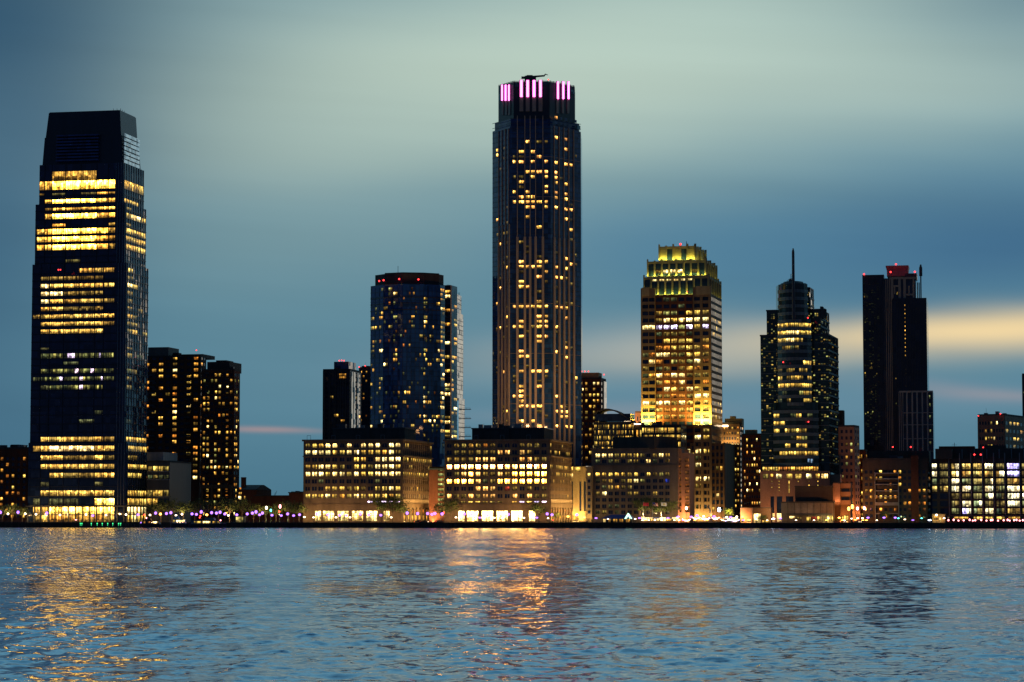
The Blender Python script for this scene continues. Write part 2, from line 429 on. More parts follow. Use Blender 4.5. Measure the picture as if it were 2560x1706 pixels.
wo = N(nt, 'ShaderNodeOutputWorld'); nt.links.new(ad.outputs[0], wo.inputs[0])
W.cycles.sampling_method = 'MANUAL'; W.cycles.sample_map_resolution = 1024
# afterglow sun, just above the western horizon
sl = bpy.data.lights.new('sun', 'SUN'); sl.energy = .04; sl.angle = math.radians(12); sl.color = (1, .75, .5)
so = bpy.data.objects.new('sun', sl); COL.objects.link(so)
so.rotation_euler = (math.radians(87), 0, math.radians(180 - 24))

scene.view_settings.view_transform = 'Standard'; scene.view_settings.look = 'None'
scene.view_settings.exposure = 0; scene.view_settings.gamma = 1; scene.view_settings.use_curve_mapping = False
cy = scene.cycles
cy.use_denoising = True
try: cy.denoiser = 'OPENIMAGEDENOISE'; cy.denoising_input_passes = 'RGB_ALBEDO_NORMAL'
except Exception: pass
cy.max_bounces = 5; cy.diffuse_bounces = 2; cy.glossy_bounces = 4; cy.transmission_bounces = 2
cy.sample_clamp_indirect = 30; cy.caustics_reflective = False; cy.caustics_refractive = False
cy.use_light_tree = True
scene.render.film_transparent = False

# ------------------------------------------------------------------ river
def water():
    rg = np.random.default_rng(5)
    q = np.concatenate([[-40, -12, -4, -2, -1.3], np.linspace(-1, 1, 760), [1.3, 2, 4, 12, 40]])
    near = np.array([-3000., -400., -20., 40., 70.])
    ys = np.concatenate([near, 90 * (1560 / 90.) ** np.linspace(0, 1, 1150)])
    Yg = np.repeat(ys[:, None], len(q), 1); half = .25 * np.maximum(Yg, 90) + 12
    Xg = q[None, :] * half
    dy = np.gradient(ys)[:, None]; dx = (half[:, :1] * 2 / 760)
    Z = np.zeros_like(Xg); DX = np.zeros_like(Xg); DY = np.zeros_like(Xg)
    # gusts: broad patches where the chop is steeper or calmer
    gust = np.zeros_like(Xg)
    for _ in range(14):
        lx = rg.uniform(120, 420); ly = rg.uniform(60, 240); ph = rg.uniform(0, 6.28)
        gust += np.cos(2 * np.pi * (Xg / lx * rg.choice([-1, 1]) * .6 + Yg / ly) + ph)
    gust = 1 + .28 * gust / np.sqrt(7)
    gust = np.clip(1 + (gust - 1) * 1.5, .3, 2.3)
    fade = (np.abs(q) <= 1.0).astype(float)[None, :] * (Yg > 75)
    lam = np.concatenate([np.exp(rg.uniform(np.log(.55), np.log(2.2), 56)), np.exp(rg.uniform(np.log(2.2), np.log(9), 20))])
    for L in lam:
        th = rg.normal(0, .62) + math.pi / 2
        if rg.random() < .25: th += rg.uniform(-1.2, 1.2)
        k = 2 * math.pi / L; kx, ky = k * math.cos(th), k * math.sin(th)
        slope = .016 if L < 2.2 else .015
        w = np.clip((L / np.maximum(dy * abs(math.sin(th)), dx * abs(math.cos(th))) - 2.0) / 2.0, 0, 1)
        ph = kx * Xg + ky * Yg + rg.uniform(0, 6.28)
        A = slope / k * w * gust * fade
        Z += A * np.sin(ph)
        DX += A * .8 * math.cos(th) * np.cos(ph); DY += A * .8 * math.sin(th) * np.cos(ph)
    co_ = np.stack([Xg + DX, Yg + DY, Z], -1).reshape(-1, 3).astype(np.float32)
    nr, nc = Xg.shape
    idx = np.arange(nr * nc).reshape(nr, nc)
    quads = np.stack([idx[:-1, :-1], idx[:-1, 1:], idx[1:, 1:], idx[1:, :-1]], -1).reshape(-1, 4)
    me = bpy.data.meshes.new('river_water')
    me.vertices.add(len(co_)); me.vertices.foreach_set('co', co_.ravel())
    me.loops.add(quads.size); me.loops.foreach_set('vertex_index', quads.ravel().astype(np.int32))
    me.polygons.add(len(quads)); me.polygons.foreach_set('loop_start', np.arange(0, quads.size, 4, dtype=np.int32))
    me.polygons.foreach_set('loop_total', np.full(len(quads), 4, np.int32))
    me.polygons.foreach_set('use_smooth', np.ones(len(quads), bool))
    me.update(calc_edges=True)
    m, nt, out = new_mat('river_water')
    g = N(nt, 'ShaderNodeNewGeometry')
    def nz(scale, det, seed, st):
        mp = N(nt, 'ShaderNodeMapping'); mp.inputs['Scale'].default_value = (scale * .55, scale, 1); mp.inputs['Location'].default_value = (seed, seed * 2, seed)
        nt.links.new(g.outputs['Position'], mp.inputs[0])
        n = N(nt, 'ShaderNodeTexNoise'); n.inputs['Scale'].default_value = 1; n.inputs['Detail'].default_value = det; n.inputs['Roughness'].default_value = .6
        nt.links.new(mp.outputs[0], n.inputs['Vector'])
        v = N(nt, 'ShaderNodeVectorMath', operation='SUBTRACT'); v.inputs[1].default_value = (.5, .5, .5); nt.links.new(n.outputs['Color'], v.inputs[0])
        ab = N(nt, 'ShaderNodeVectorMath', operation='ABSOLUTE'); nt.links.new(v.outputs[0], ab.inputs[0])
        vv = N(nt, 'ShaderNodeVectorMath', operation='MULTIPLY'); nt.links.new(v.outputs[0], vv.inputs[0]); nt.links.new(ab.outputs[0], vv.inputs[1])
        w = N(nt, 'ShaderNodeVectorMath', operation='MULTIPLY'); w.inputs[1].default_value = (st * .8, st, 0); nt.links.new(vv.outputs[0], w.inputs[0])
        return w.outputs[0]
    a = N(nt, 'ShaderNodeVectorMath', operation='ADD'); nt.links.new(nz(1.9, 3, 3.1, 4.6), a.inputs[0]); nt.links.new(nz(.42, 3, 9.7, 3.8), a.inputs[1])
    sp_ = N(nt, 'ShaderNodeSeparateXYZ'); nt.links.new(g.outputs['Position'], sp_.inputs[0])
    fr_ = N(nt, 'ShaderNodeMapRange'); fr_.inputs[1].default_value = 110; fr_.inputs[2].default_value = 1000; fr_.inputs[3].default_value = 1.0; fr_.inputs[4].default_value = 3.2
    nt.links.new(sp_.outputs[1], fr_.inputs[0])
    sc_ = N(nt, 'ShaderNodeVectorMath', operation='SCALE'); nt.links.new(a.outputs[0], sc_.inputs[0]); nt.links.new(fr_.outputs[0], sc_.inputs['Scale'])
    # only wave faces turned to the eastern shore are seen at such a flat angle: far waves lean that way
    s3 = N(nt, 'ShaderNodeSeparateXYZ'); nt.links.new(sc_.outputs[0], s3.inputs[0])
    fb = N(nt, 'ShaderNodeMapRange'); fb.inputs[1].default_value = 110; fb.inputs[2].default_value = 700; fb.inputs[3].default_value = .15; fb.inputs[4].default_value = 1.0
    nt.links.new(sp_.outputs[1], fb.inputs[0])
    ya = mth(nt, 'MULTIPLY', mth(nt, 'ABSOLUTE', s3.outputs[1]), -1.0)
    yy_ = mth(nt, 'ADD', mth(nt, 'MULTIPLY', s3.outputs[1], mth(nt, 'SUBTRACT', 1.0, fb.outputs[0])), mth(nt, 'MULTIPLY', ya, fb.outputs[0]))
    c3 = N(nt, 'ShaderNodeCombineXYZ'); nt.links.new(s3.outputs[0], c3.inputs[0]); nt.links.new(yy_, c3.inputs[1])
    b_ = N(nt, 'ShaderNodeVectorMath', operation='ADD'); nt.links.new(c3.outputs[0], b_.inputs[0]); nt.links.new(g.outputs['Normal'], b_.inputs[1])
    nn = N(nt, 'ShaderNodeVectorMath', operation='NORMALIZE'); nt.links.new(b_.outputs[0], nn.inputs[0])
    b = N(nt, 'ShaderNodeBsdfPrincipled'); b.inputs['Base Color'].default_value = (.002, .10, .26, 1)
    b.inputs['Roughness'].default_value = .08; b.inputs['IOR'].default_value = 1.40
    nt.links.new(nn.outputs[0], b.inputs['Normal']); nt.links.new(b.outputs[0], out.inputs[0])
    me.materials.append(m)
    ob = bpy.data.objects.new('river_water', me); COL.objects.link(ob); ob['kind'] = 'structure'
    ob['label'] = 'choppy blue river with gold and pink city reflections'
water()
# ------------------------------------------------------------------ ground, promenade, quay
def sheet(name, poly, z, mat, z0=None):
    mb = MB()
    if z0 is None: mb.face([(x, y, z) for x, y in poly])
    else: mb.prism(poly, z0, z)
    o = mb.build(name, M[mat]); o['kind'] = 'structure'; return o
def sh(X, b): return (X, shore(X) + b)
M['asphalt'] = wall_mat('asphalt', (.05, .05, .052), .9, .3)
M['paving'] = wall_mat('promenade_paving', (.16, .14, .12), .85, .3)
M['quay'] = wall_mat('quay_stone', (.05, .045, .04), .9, .5)
M['lawn'] = wall_mat('lawn_grass', (.05, .075, .025), .95, .4)
sheet('ground', [sh(-6000, .5), sh(5000, .5), (30000, 40000), (-30000, 40000)], GZ - .02, 'asphalt')
sheet('promenade', [sh(-900, .6), sh(900, .6), sh(900, 14), sh(-900, 14)], GZ, 'paving')
sheet('quay', [sh(-6000, 0), sh(5000, 0), sh(5000, 1.2), sh(-6000, 1.2)], GZ + .18, 'quay', -6)
sheet('lawn', [sh(200, 3), sh(262, 3), sh(262, 11), sh(200, 11)], GZ + .004, 'lawn')
# ================================================================== 1. tall tapering glass office tower (far left)
def glass_tower():
    th = .2
    Y = yat(300, 22)
    def fr(xl, xc, xr, y, dY=0): return frame(xl, xc, xr, Y + dY, y, th)
    b = Bld('office_tower', 'tall dark glass office tower in tapering tiers with bright yellow floor bands', 'skyscraper', P2(200, Y + 15))
    z = lambda y, dY=0: zat(y, Y + dY)
    gl = b('glazing', 'dark_glass')
    tiers = [((78, 314, 369), 657, 1108, 2), ((88, 312, 365), 506, 657, 3), ((98.5, 308, 360), 407, 506, 4)]
    q0 = fr(70, 316, 367, 1200, 0)
    gl.prism(q0, GZ, z(1106))
    quads = {}
    for (xs, yt, yb, dY) in tiers:
        q = fr(*xs, (yt + yb) / 2, dY); quads[yt] = q
        gl.prism(q, z(yb + 6), z(yt, dY))
    lo = fr(106, 307, 352, 407, 5); mid = fr(112, 304, 346, 340, 6); mid2 = fr(114, 303, 344, 340, 7); hi = fr(122, 300, 340, 290, 8)
    cr = b('crown', 'black_metal')
    cr.hexa([(x, y, z(409, 5)) for x, y in lo], [(x, y, z(338, 5)) for x, y in mid])
    cr.hexa([(x, y, z(340, 5)) for x, y in mid2], [(x, y, z(277, 8)) for x, y in hi])
    # louvred crown faces
    f, s = fs(fr(110, 306, 349, 372, 4.2))
    lv = b('louvre_screen', 'louvre')
    n = 7; z0, z1 = z(408, 5), z(331, 5)
    for k in range(n):
        p = (z1 - z0) / n
        lv.fbox(s, s.w * .06, s.w * .96, z0 + p * k + .35, z0 + p * (k + 1) - .35, .2, .6)
    ff = b('crown_louvre', 'navy_glass')
    for k in range(9):
        zz = z(400, 5) + k * (z(330, 5) - z(400, 5)) / 9
        ff.fbox(f, f.w * .16, f.w * .7, zz, zz + .9, -2.5, 1.0)
    f2, s2 = fs(hi)
    tb = b('roof_parapet', 'dark_metal')
    tb.prism(fr(124, 299, 338, 285, 9), z(278, 9), z(275.5, 9))
    for k in range(6):
        p = f2.pt(f2.w * (.90 + .05 * k) if k < 3 else f2.w, -1, z(277, 8)) if k < 3 else s2.pt(s2.w * .12 * (k - 2), -1, z(277, 8))
        b.one('roof_post', 'grey_metal').tube(p, (p[0], p[1], p[2] + 1.6), .12)
    # floors
    e1 = [92, 112, 130, 164, 202, 242, 271, 288]; e2 = [82, 101, 123, 158, 197, 236, 258, 286]
    rows = [(425, 447, '..ddd..', '....', 0), (448.5, 470, 'YYWWWWW', 'YYYY'), (478, 485, 'D.g.gYD', '....'), (494, 505, '.YWWWYY', 'YYY.'),
            (515, 523, '.DYYYYY', 'D...'), (530, 544, '.YWWWYY', 'YWWY'), (555, 564, '..A...D', 'D...'), (568, 582, 'YYWWWWD', 'YYYY'),
            (587.5, 601.5, 'YYWWWYD', 'YYYY'), (607.5, 622, 'YYWWWYD', 'YYYY'), (628, 638, '.......', '....'), (645, 654, '...g...', '....'), (668, 680, '....AYY', 'Y...'),
            (687.5, 698, '.DDDDD.', 'D...'), (706, 717.5, '.WYYYYY', 'WY..'), (725.5, 737, '.WWDDD.', 'D...'), (745, 756, '.WYYYYD', 'D...'),
            (764, 775, '.YYDDD.', 'D.D.'), (783, 794, 'DYYYYYY', 'YD..'), (802, 813, '.YYYYYD', 'DD..'), (820.5, 832, '.YYYYY.', 'DY.D'),
            (842, 852, '.......', '....'), (866, 873, '.g.....', 'D...'), (881, 894, '.GVVGVG', 'D.g.'), (902, 911, '...g...', '....'), (920, 932, '.GVVVVG', 'GD..'),
            (940, 951, 'gGVVVVG', 'D...'), (961, 973, '.gGVVG.', 'D...'), (982, 993, '.......', '....'), (1003, 1014, '.......', '....'), (1025, 1036, '.....g.', '....'),  # lone faint panes in the dark floors imitate mirrored city lights
            (1047, 1058, '....g..', 'g...'), (1069, 1080, '.......', '....'), (1091, 1104, '.YYYYYD', 'YYYY'),
            (1113.5, 1128, 'YYWWWYY', 'YYYY'), (1137.5, 1150, '.YYDDYD', 'DD..'), (1159.5, 1172.5, '.YYYYYY', 'YYYY'), (1181.5, 1194.5, '..YDDYY', 'YYY.'),
            (1204, 1216, '.g...g.', '....'), (1225.5, 1240.5, '.YYYYYY', 'YYYY'), (1246.5, 1263, 'g.gg.WW', 'YYYY'), (1268, 1286, 'YYWWWWW', 'WWWW', 1), (1287, 1305, 'dYAAYAY', 'YWYY', 1)]
    for rw in rows:
        yt, yb, fp, sp_ = rw[:4]
        if yt < 1250 and yb - yt < 16 and 'd' not in fp: yt, yb = yt + 1.1, yb - .6
        if yb < 506: q, dY, e = quads[407], 4, e1
        elif yb < 656: q, dY, e = quads[506], 3, e1
        elif yb < 1107: q, dY, e = quads[657], 2, e2
        else: q, dY, e = q0, 0, e2
        f, s = fs(q); ym = (yt + yb) / 2
        for k in range(7):
            c = fp[k]; a0, a1 = f.s(e[k] + .8, ym), f.s(e[k + 1] - .8, ym)
            a0 = max(a0, .3)
            if c == '.': b.win(f, a0, a1, z(yb, dY), z(yt, dY), None, .1)
            elif c in 'VG' and yt > 860 and yt < 1000:   # single cool desk lamps in half-dark bays
                m_ = (a0 + a1) / 2; w4 = (a1 - a0) / 4
                for j in range(4):
                    kk = R.choice('VggGG') if c == 'V' else R.choice('gGg')
                    b.win(f, a0 + j * w4 + .1, a0 + (j + 1) * w4 - .1, z(yb, dY), z(yt, dY), glow(kk, .6, 1.3), .1)
            else:
                b.win(f, a0, a1, z(yb, dY), z(yt, dY), (tuple(v * m for v, m in zip(glow(c, .75, 1.25), ((5.0, 4.0, 1.25) if c == 'W' else (1.9, 1.5, 1.2)) if (yt < 660 or len(rw) > 5 - 0) and not yt > 1100 else ((3.0, 2.6, 1.2) if c == 'W' and yt > 1240 else (1.15, 1.05, 1.1))))), .1)
        for k in range(4):
            a0, a1 = s.w * (.06 + .235 * k), s.w * (.06 + .235 * (k + 1)) - .5
            c = sp_[k]
            g = None if c == '.' else glow(c, .7, 1.3)
            b.win(s, a0, a1, z(yb, dY), z(yt, dY), g, .1)
        # spandrel ledge under each floor
        sd = b('spandrels', 'black_metal')
        sd.fbox(f, .05, f.w * .955, z(yb, dY) - .55, z(yb, dY) - .1, -.05, .35)
        sd.fbox(s, s.w * .04, s.w - .05, z(yb, dY) - .55, z(yb, dY) - .1, -.05, .3)
    # recessed corner slot with bright vertical mullions
    mf = b('corner_fins', 'grey_metal')
    for q, y0, y1, dY in ((quads[407], 506, 407, 4), (quads[506], 657, 506, 3), (quads[657], 1108, 657, 2), (q0, 1262, 1108, 0)):
        f, s = fs(q)
        for t in (.915, .945, .975): mf.fbox(f, f.w * t, f.w * t + .3, z(y0, dY), z(y1, dY), 0, .45)
        for t in range(9): mf.fbox(s, s.w * (.04 + .115 * t), s.w * (.04 + .115 * t) + .22, z(y0, dY), z(y1, dY), 0, .38)
        for k in range(1, 7):
            e = e1 if y0 < 660 else e2
            xx = f.s(e[k], (y0 + y1) / 2); b('window_lattice', 'black_metal').fbox(f, xx - .15, xx + .15, z(y0, dY), z(y1, dY), 0, .4)
    # lobby piers and terrace
    f, s = fs(q0)
    lp = b('lobby_piers', 'dark_metal')
    for k in range(15): lp.fbox(f, f.w * k / 14.3, f.w * k / 14.3 + .55, GZ, z(1266), .1, .9)
    lp.fbox(f, -.8, f.w + .8, z(1267.5), z(1264), -.2, 1.6); lp.fbox(s, 0.02, s.w, z(1267.5), z(1264) - .02, -.2, 1.6)
    for k in range(7): lp.fbox(s, s.w * k / 6.2, s.w * k / 6.2 + .5, GZ, z(1266), .1, .9)
    b.beacon(146, 675, Y - 1, .5); b.beacon(151, 675, Y - 1, .5)
    b.finish()
    # low wing on the right of the tower
    w = Bld('office_wing', 'low grey office wing joined to the right foot of the tapering glass tower', 'office building', P2(395, Y + 25))
    qa = frame(367.5, 424, 428, Y + 12, 1200, th, 40); qb = frame(367.5, 408, 410, Y + 16, 1140, th, 26)
    w('wall', 'dark_metal').prism(qa, GZ, zat(1155, Y + 12)); w('penthouse', 'grey_metal').prism(qb, zat(1156, Y), zat(1129, Y))
    f, s = fs(qa)
    for yt, yb, p in ((1166, 1178, 'dYYd'), (1188, 1198, 'gDgg'), (1226, 1241, 'dYYd'), (1247, 1263, 'YY..')):
        for k in range(4): w.win(f, f.w * (.03 + .24 * k), f.w * (.25 + .24 * k), zat(yb, Y + 12), zat(yt, Y + 12), None if p[k] == '.' else glow(p[k], .7, 1.1), .1)
        w('wall_ledges', 'grey_metal').fbox(f, 0, f.w, zat(yb, Y + 12) - .6, zat(yb, Y + 12) - .15, 0, .35)
        for k in range(5): w('window_lattice', 'black_metal').fbox(f, f.w * (.255 + .24 * k) - .12 - f.w * .24, f.w * (.255 + .24 * k) + .12 - f.w * .24, zat(yb, Y), zat(yt, Y), 0, .3) if k else None
    w('lobby', 'dark_metal').fbox(f, 0, f.w, zat(1300, Y), zat(1268, Y), 0, .2)
    w.parapet(qa, zat(1155, Y + 12), .8)
    w.finish()
glass_tower()

# ================================================================== generic masonry / glass block
def block(name, label, cat, xs, ytop, Y, th=TH, ymid=1200, d=None, wall='brown_stone', core='dark_glass', nf=8, ns=4, nr=10, fw=.55, fh=.5, yb0=1298,
          ytop_r=None, fn=None, fns=None, group=None, dp=.4, cap=100, roof='roof', pent=None, beacons=(), spans=True, piers=True, after=None, par=1.0):
    q = frame(*xs, Y, ymid, th, d)
    cx = sum(p[0] for p in q) / 4; cyy = sum(p[1] for p in q) / 4
    b = Bld(name, label, cat, (cx, cyy), group)
    z1 = zat(ytop, Y); zr = zat(ytop_r if ytop_r else ytop + 4, Y); z0 = zat(yb0, Y)
    b('glazing', core).prism(q, GZ, z1 - .15)
    f, s = fs(q)
    rows = rows_even(z0, zr, nr, fh); cf = f.even(nf, fw, .4); cs = s.even(ns, fw, .4)
    b.lattice(f, cf, rows, GZ, z1, wall, dp, dp - .08, piers=piers, spans=spans)
    b.lattice(s, cs, rows, GZ, z1, wall, min(.22, dp - .003), min(.16, dp - .083), piers=piers, spans=spans)
    lf = Face(q[3], q[0]); b.lattice(lf, lf.even(ns, fw, .4), rows, GZ, z1, wall, dp - .006, dp - .086)
    b('wall', wall).prism([Face(q[1], q[2]).p2(s.w, .3), q[2], q[3], Face(q[3], q[0]).p2(0, .3)], GZ, z1 - .05)
    b.grid(f, cf, rows, fn or (lambda c, r: None)); b.grid(s, cs, rows, fns or fn or (lambda c, r: None))
    b.parapet(q, z1, par, mat=roof)
    ru = random.Random(int(xs[0] * 7 + ytop))
    if f.w > 12:
        for k in range(2 + int(f.w / 16)):
            t = f.w * ru.uniform(.08, .86); dd_ = -ru.uniform(3, 7); wd = min(ru.uniform(1.8, 4.2), f.w * .12); hh = ru.uniform(1.4, 2.8)
            b.one('roof_unit', ru.choice(('dark_metal', 'dark_concrete', 'grey_metal'))).prism([f.p2(t, dd_), f.p2(t + wd, dd_), f.p2(t + wd, dd_ - 2.5), f.p2(t, dd_ - 2.5)], z1 - .2, z1 + hh)
        p_ = f.p2(f.w * ru.uniform(.2, .8), -4); b.one('roof_aerial', 'dark_metal').tube((*p_, z1 - .2), (*p_, z1 + ru.uniform(3, 5)), .1, .06)
    if pent:
        xl, xr, yp = pent; a = P2(xl, Y + 12, ytop); c = P2(xr, Y + 12, ytop)
        ct, st = math.cos(th), math.sin(th); dd = 14
        qq = [a, (c[0], c[1] - (c[0] - a[0]) * st * .9)]; qq = [(a[0], a[1]), (c[0], a[1] - (c[0] - a[0]) * math.tan(th))]
        qq += [(qq[1][0] + dd * st, qq[1][1] + dd * ct), (qq[0][0] + dd * st, qq[0][1] + dd * ct)]
        b('penthouse', roof).prism(qq, z1 - .2, zat(yp, Y + 10))
        b('penthouse', roof).prism([(x * .999 + .0, y + .3) for x, y in qq], zat(yp, Y + 10) - .4, zat(yp, Y + 10) + .35)
    for bx, by in beacons: b.beacon(bx, by, Y)
    if after: after(b, q, f, s)
    b.finish(cap); return b, q
def rnd(p, keys, seed, colp=None):
    rr = random.Random(seed); memo = {}
    def fn(c, r):
        if (c, r) not in memo:
            pp = p * (colp[c % len(colp)] if colp else 1)
            memo[(c, r)] = rr.choice(keys) if rr.random() < pp else None
        return memo[(c, r)]
    return fn

# dark low apartments at the left frame edge
block('apartment_block', 'dark low apartment block with orange windows at the left frame edge', 'apartment block', (-60, 69, 76), 1122, yat(40, 60), wall='dark_brick', nf=9, ns=2, nr=11, fw=.5, fh=.55,
      fn=rnd(.4, 'OOAoAY', 3, (.4, .4, .4, 1.2, 1.6, .6, 1.7, .5, 1.5)), pent=(25, 46, 1113), ytop_r=1140)

# two brick apartment towers behind the glass tower
def balcony(b, q, f, s):
    for k in range(2, 24):
        zz = zat(1290, 1500) + k * 4.0
        for t in (.12, .74): b.one('balcony', 'dark_metal').fbox(f, f.w * t, f.w * (t + .1), zz, zz + 1.1, .4, 1.5)
def tower_a(b, q, f, s):
    Y = q[1][1]
    b('penthouse', 'concrete').prism(frame(370, 421, 425, Y + 8, 880, TH, 20), zat(893, Y), zat(866, Y))
    b('penthouse', 'dark_concrete').prism(frame(430, 507, 510, Y + 6, 880, TH, 24), zat(893, Y), zat(884, Y))
    b('penthouse', 'dark_concrete').prism(frame(432, 446, 447, Y + 8, 880, TH, 6), zat(885, Y), zat(880, Y))
    balcony(b, q, f, s)
    # blank brick foot
    b('base', 'dark_brick').fbox(f, 0, f.w, GZ, zat(1206, Y), .3, .9)
cpA = (.5, .25, 1.1, .1, 1.8, .1, .9, 1.5)
block('apartment_tower', 'brick apartment tower with orange windows rising directly beside the glass office tower', 'apartment tower', (355, 498, 512), 892, yat(430, 150), wall='dark_brick', nf=8, ns=2, nr=27, fw=.62, fh=.5,
      fn=rnd(.5, 'AAOYAWOD', 11, cpA), beacons=[(491, 876)], ytop_r=888, after=tower_a, yb0=1292)
def tower_b(b, q, f, s):
    Y = q[1][1]
    b('penthouse', 'dark_concrete').prism(frame(518, 574, 578, Y + 6, 910, TH, 24), zat(928, Y), zat(903, Y))
    b('penthouse', 'dark_concrete').prism(frame(540, 566, 568, Y + 8, 910, TH, 14), zat(904, Y), zat(899, Y))
    b('roof_railings', 'dark_metal').fbox(f, 0, f.w, zat(926, Y), zat(923.5, Y), -.3, -.1)
    balcony(b, q, f, s)
    g = b('gateway', 'brown_stone')
    for k in range(4): g.fbox(f, f.w * (.02 + .3 * k), f.w * (.08 + .3 * k), GZ, zat(1214, Y), .3, 1.6)
    g.fbox(f, 0, f.w, zat(1222, Y), zat(1212, Y), .3, 1.7)
block('apartment_tower', 'brick apartment tower with many balconies, right of its taller twin', 'apartment tower', (503, 583, 597), 926, yat(550, 140), wall='dark_brick', core='green_glass', nf=8, ns=3, nr=25, fw=.66, fh=.52,
      fn=rnd(.5, 'AAYOAWAGD', 23, (.9, .9, .3, 1.1, 1.2, .5, 1.5, .6)), after=tower_b, yb0=1292)

# far low terminal roofs
def low(name, label, cat, xl, xr, ytop, Y, wall='dark_brick', gable=None, d=30, extra=None, th=TH, wins=(), yb=1300):
    q = frame(xl, xr, None, Y, 1250, th, d); c = ((q[0][0] + q[2][0]) / 2, (q[0][1] + q[2][1]) / 2)
    b = Bld(name, label, cat, c); z1 = zat(ytop, Y)
    b('wall', wall).prism(q, GZ, z1); f, s = fs(q)
    b('roof', 'roof').prism([f.p2(-.4, .4), f.p2(f.w + .4, .4), (q[2][0], q[2][1]), (q[3][0], q[3][1])], z1, z1 + .6)
    if gable:
        m0, m1 = f.p2(f.w * .2, -d / 2), f.p2(f.w * .9, -d / 2)
        zz = zat(gable, Y)
        lo = [f.p2(0, .3), f.p2(f.w, .3), f.p2(f.w, -d), f.p2(0, -d)]
        hi = [f.p2(f.w * .06, -d * .42), f.p2(f.w * .94, -d * .42), f.p2(f.w * .94, -d * .58), f.p2(f.w * .06, -d * .58)]
        b('hip_roof', 'roof').hexa([(x, y, z1 + .6) for x, y in lo], [(x, y, zz) for x, y in hi])
    for k in range(1, int(f.w / 9)): b('pilaster', wall).fbox(f, k * 9, k * 9 + .8, GZ, z1 - .1, 0, .35)
    for (a, t, bb, c_, k) in wins: b.win(f, f.s(a, t), f.s(bb, t), zat(c_, Y), zat(t, Y), glow(k), .12)
    if extra: extra(b, f, q, Y)
    b.finish(); return b
def chim(b, f, q, Y):
    p = f.p2(f.s(601), -6); b('chimney', 'dark_brick').box(p, 2.6, 2.6, GZ, zat(1193, Y), 0, -TH)
    b('chimney', 'dark_brick').box(p, 3.0, 3.0, zat(1195, Y), zat(1194, Y), 0, -TH)
low('terminal_building', 'dark hip-roofed terminal building with a square chimney beside the apartment towers', 'terminal', 596, 641, 1226, yat(615, 95), gable=1212, extra=chim,
    wins=[(598, 1219, 603, 1226, 'O'), (597, 1231, 604, 1237, 'A'), (596, 1241, 603, 1249, 'W'), (610, 1241, 613, 1248, 'A')])
def flagp(b, f, q, Y):
    for x, yt in ((681, 1227), (678, 1231), (673, 1239)):
        p = f.p2(f.s(x), -5); b('aerial', 'dark_metal').tube((*p, zat(1241, Y)), (p[0] + 1.2, p[1], zat(yt, Y)), .12)
low('terminal_shed', 'long low dark shed with a flat roof between the terminal and the arcaded blocks', 'shed', 636, 762, 1241, yat(700, 90), extra=flagp)
def hut(b, f, q, Y):
    for x, w, yt in ((727, 6, 1229), (737, 5, 1227.5), (748, 9, 1229)): b('roof_unit', 'dark_metal').fbox(f, f.s(x - w / 2), f.s(x + w / 2), zat(1233, Y), zat(yt, Y), -8, -3)
low('rail_building', 'dark stepped brick building with roof units left of the arcaded block', 'building', 722, 764, 1233, yat(740, 75), extra=hut)

# slab towers behind
def slab1(b, q, f, s):
    Y = q[1][1]
    b('penthouse', 'navy_glass').prism(frame(835, 872, 874.5, Y + 4, 910, TH, 18), zat(927, Y), zat(903.5, Y))
    for k in range(5): b('fin', 'dark_metal').fbox(f, f.w * (.05 + .2 * k), f.w * (.05 + .2 * k) + .7, GZ, zat(926, Y), .3, 1.0)
    for t in (.1, .3, .62): b('pale_fin', 'sky_glass').fbox(s, s.w * t, s.w * (t + .13), GZ, zat(929, Y), .1, .6)
    for k, (a, c) in enumerate(((853, 937), (862, 937), (853, 944.5), (862, 944.5))):
        b.win(f, f.s(a - 4, 930), f.s(a + 4, 930), zat(c + 2.6, Y), zat(c - 2.6, Y), glow('A'), 1.05)
    b.win(f, f.s(853, 1050), f.s(862, 1050), zat(1055, Y), zat(1050, Y), glow('A'), 1.05)
block('slab_tower', 'dark slender slab tower with a square rooftop box and pale side strips', 'tower', (808, 874, 902), 926, yat(840, 260), wall='black_metal', core='navy_glass', nf=5, ns=3, nr=32, fw=.8, fh=.6, ymid=1000,
      fn=rnd(.012, 'DA', 5), after=slab1, beacons=[(848, 902), (854, 901.5), (860, 902)], cap=40)
block('slab_tower', 'narrow dark tower with small orange windows squeezed left of the blue glass tower', 'tower', (898, 940, 946), 921, yat(915, 330), wall='black_metal', core='navy_glass', nf=6, ns=2, nr=34, fw=.6, fh=.5, ymid=1000,
      fn=rnd(.22, 'AOAoD', 31, (1.6, 1.2, 1, .4, .5, 1)), pent=(904, 920, 916), beacons=[(898, 918), (913, 915)], cap=40)

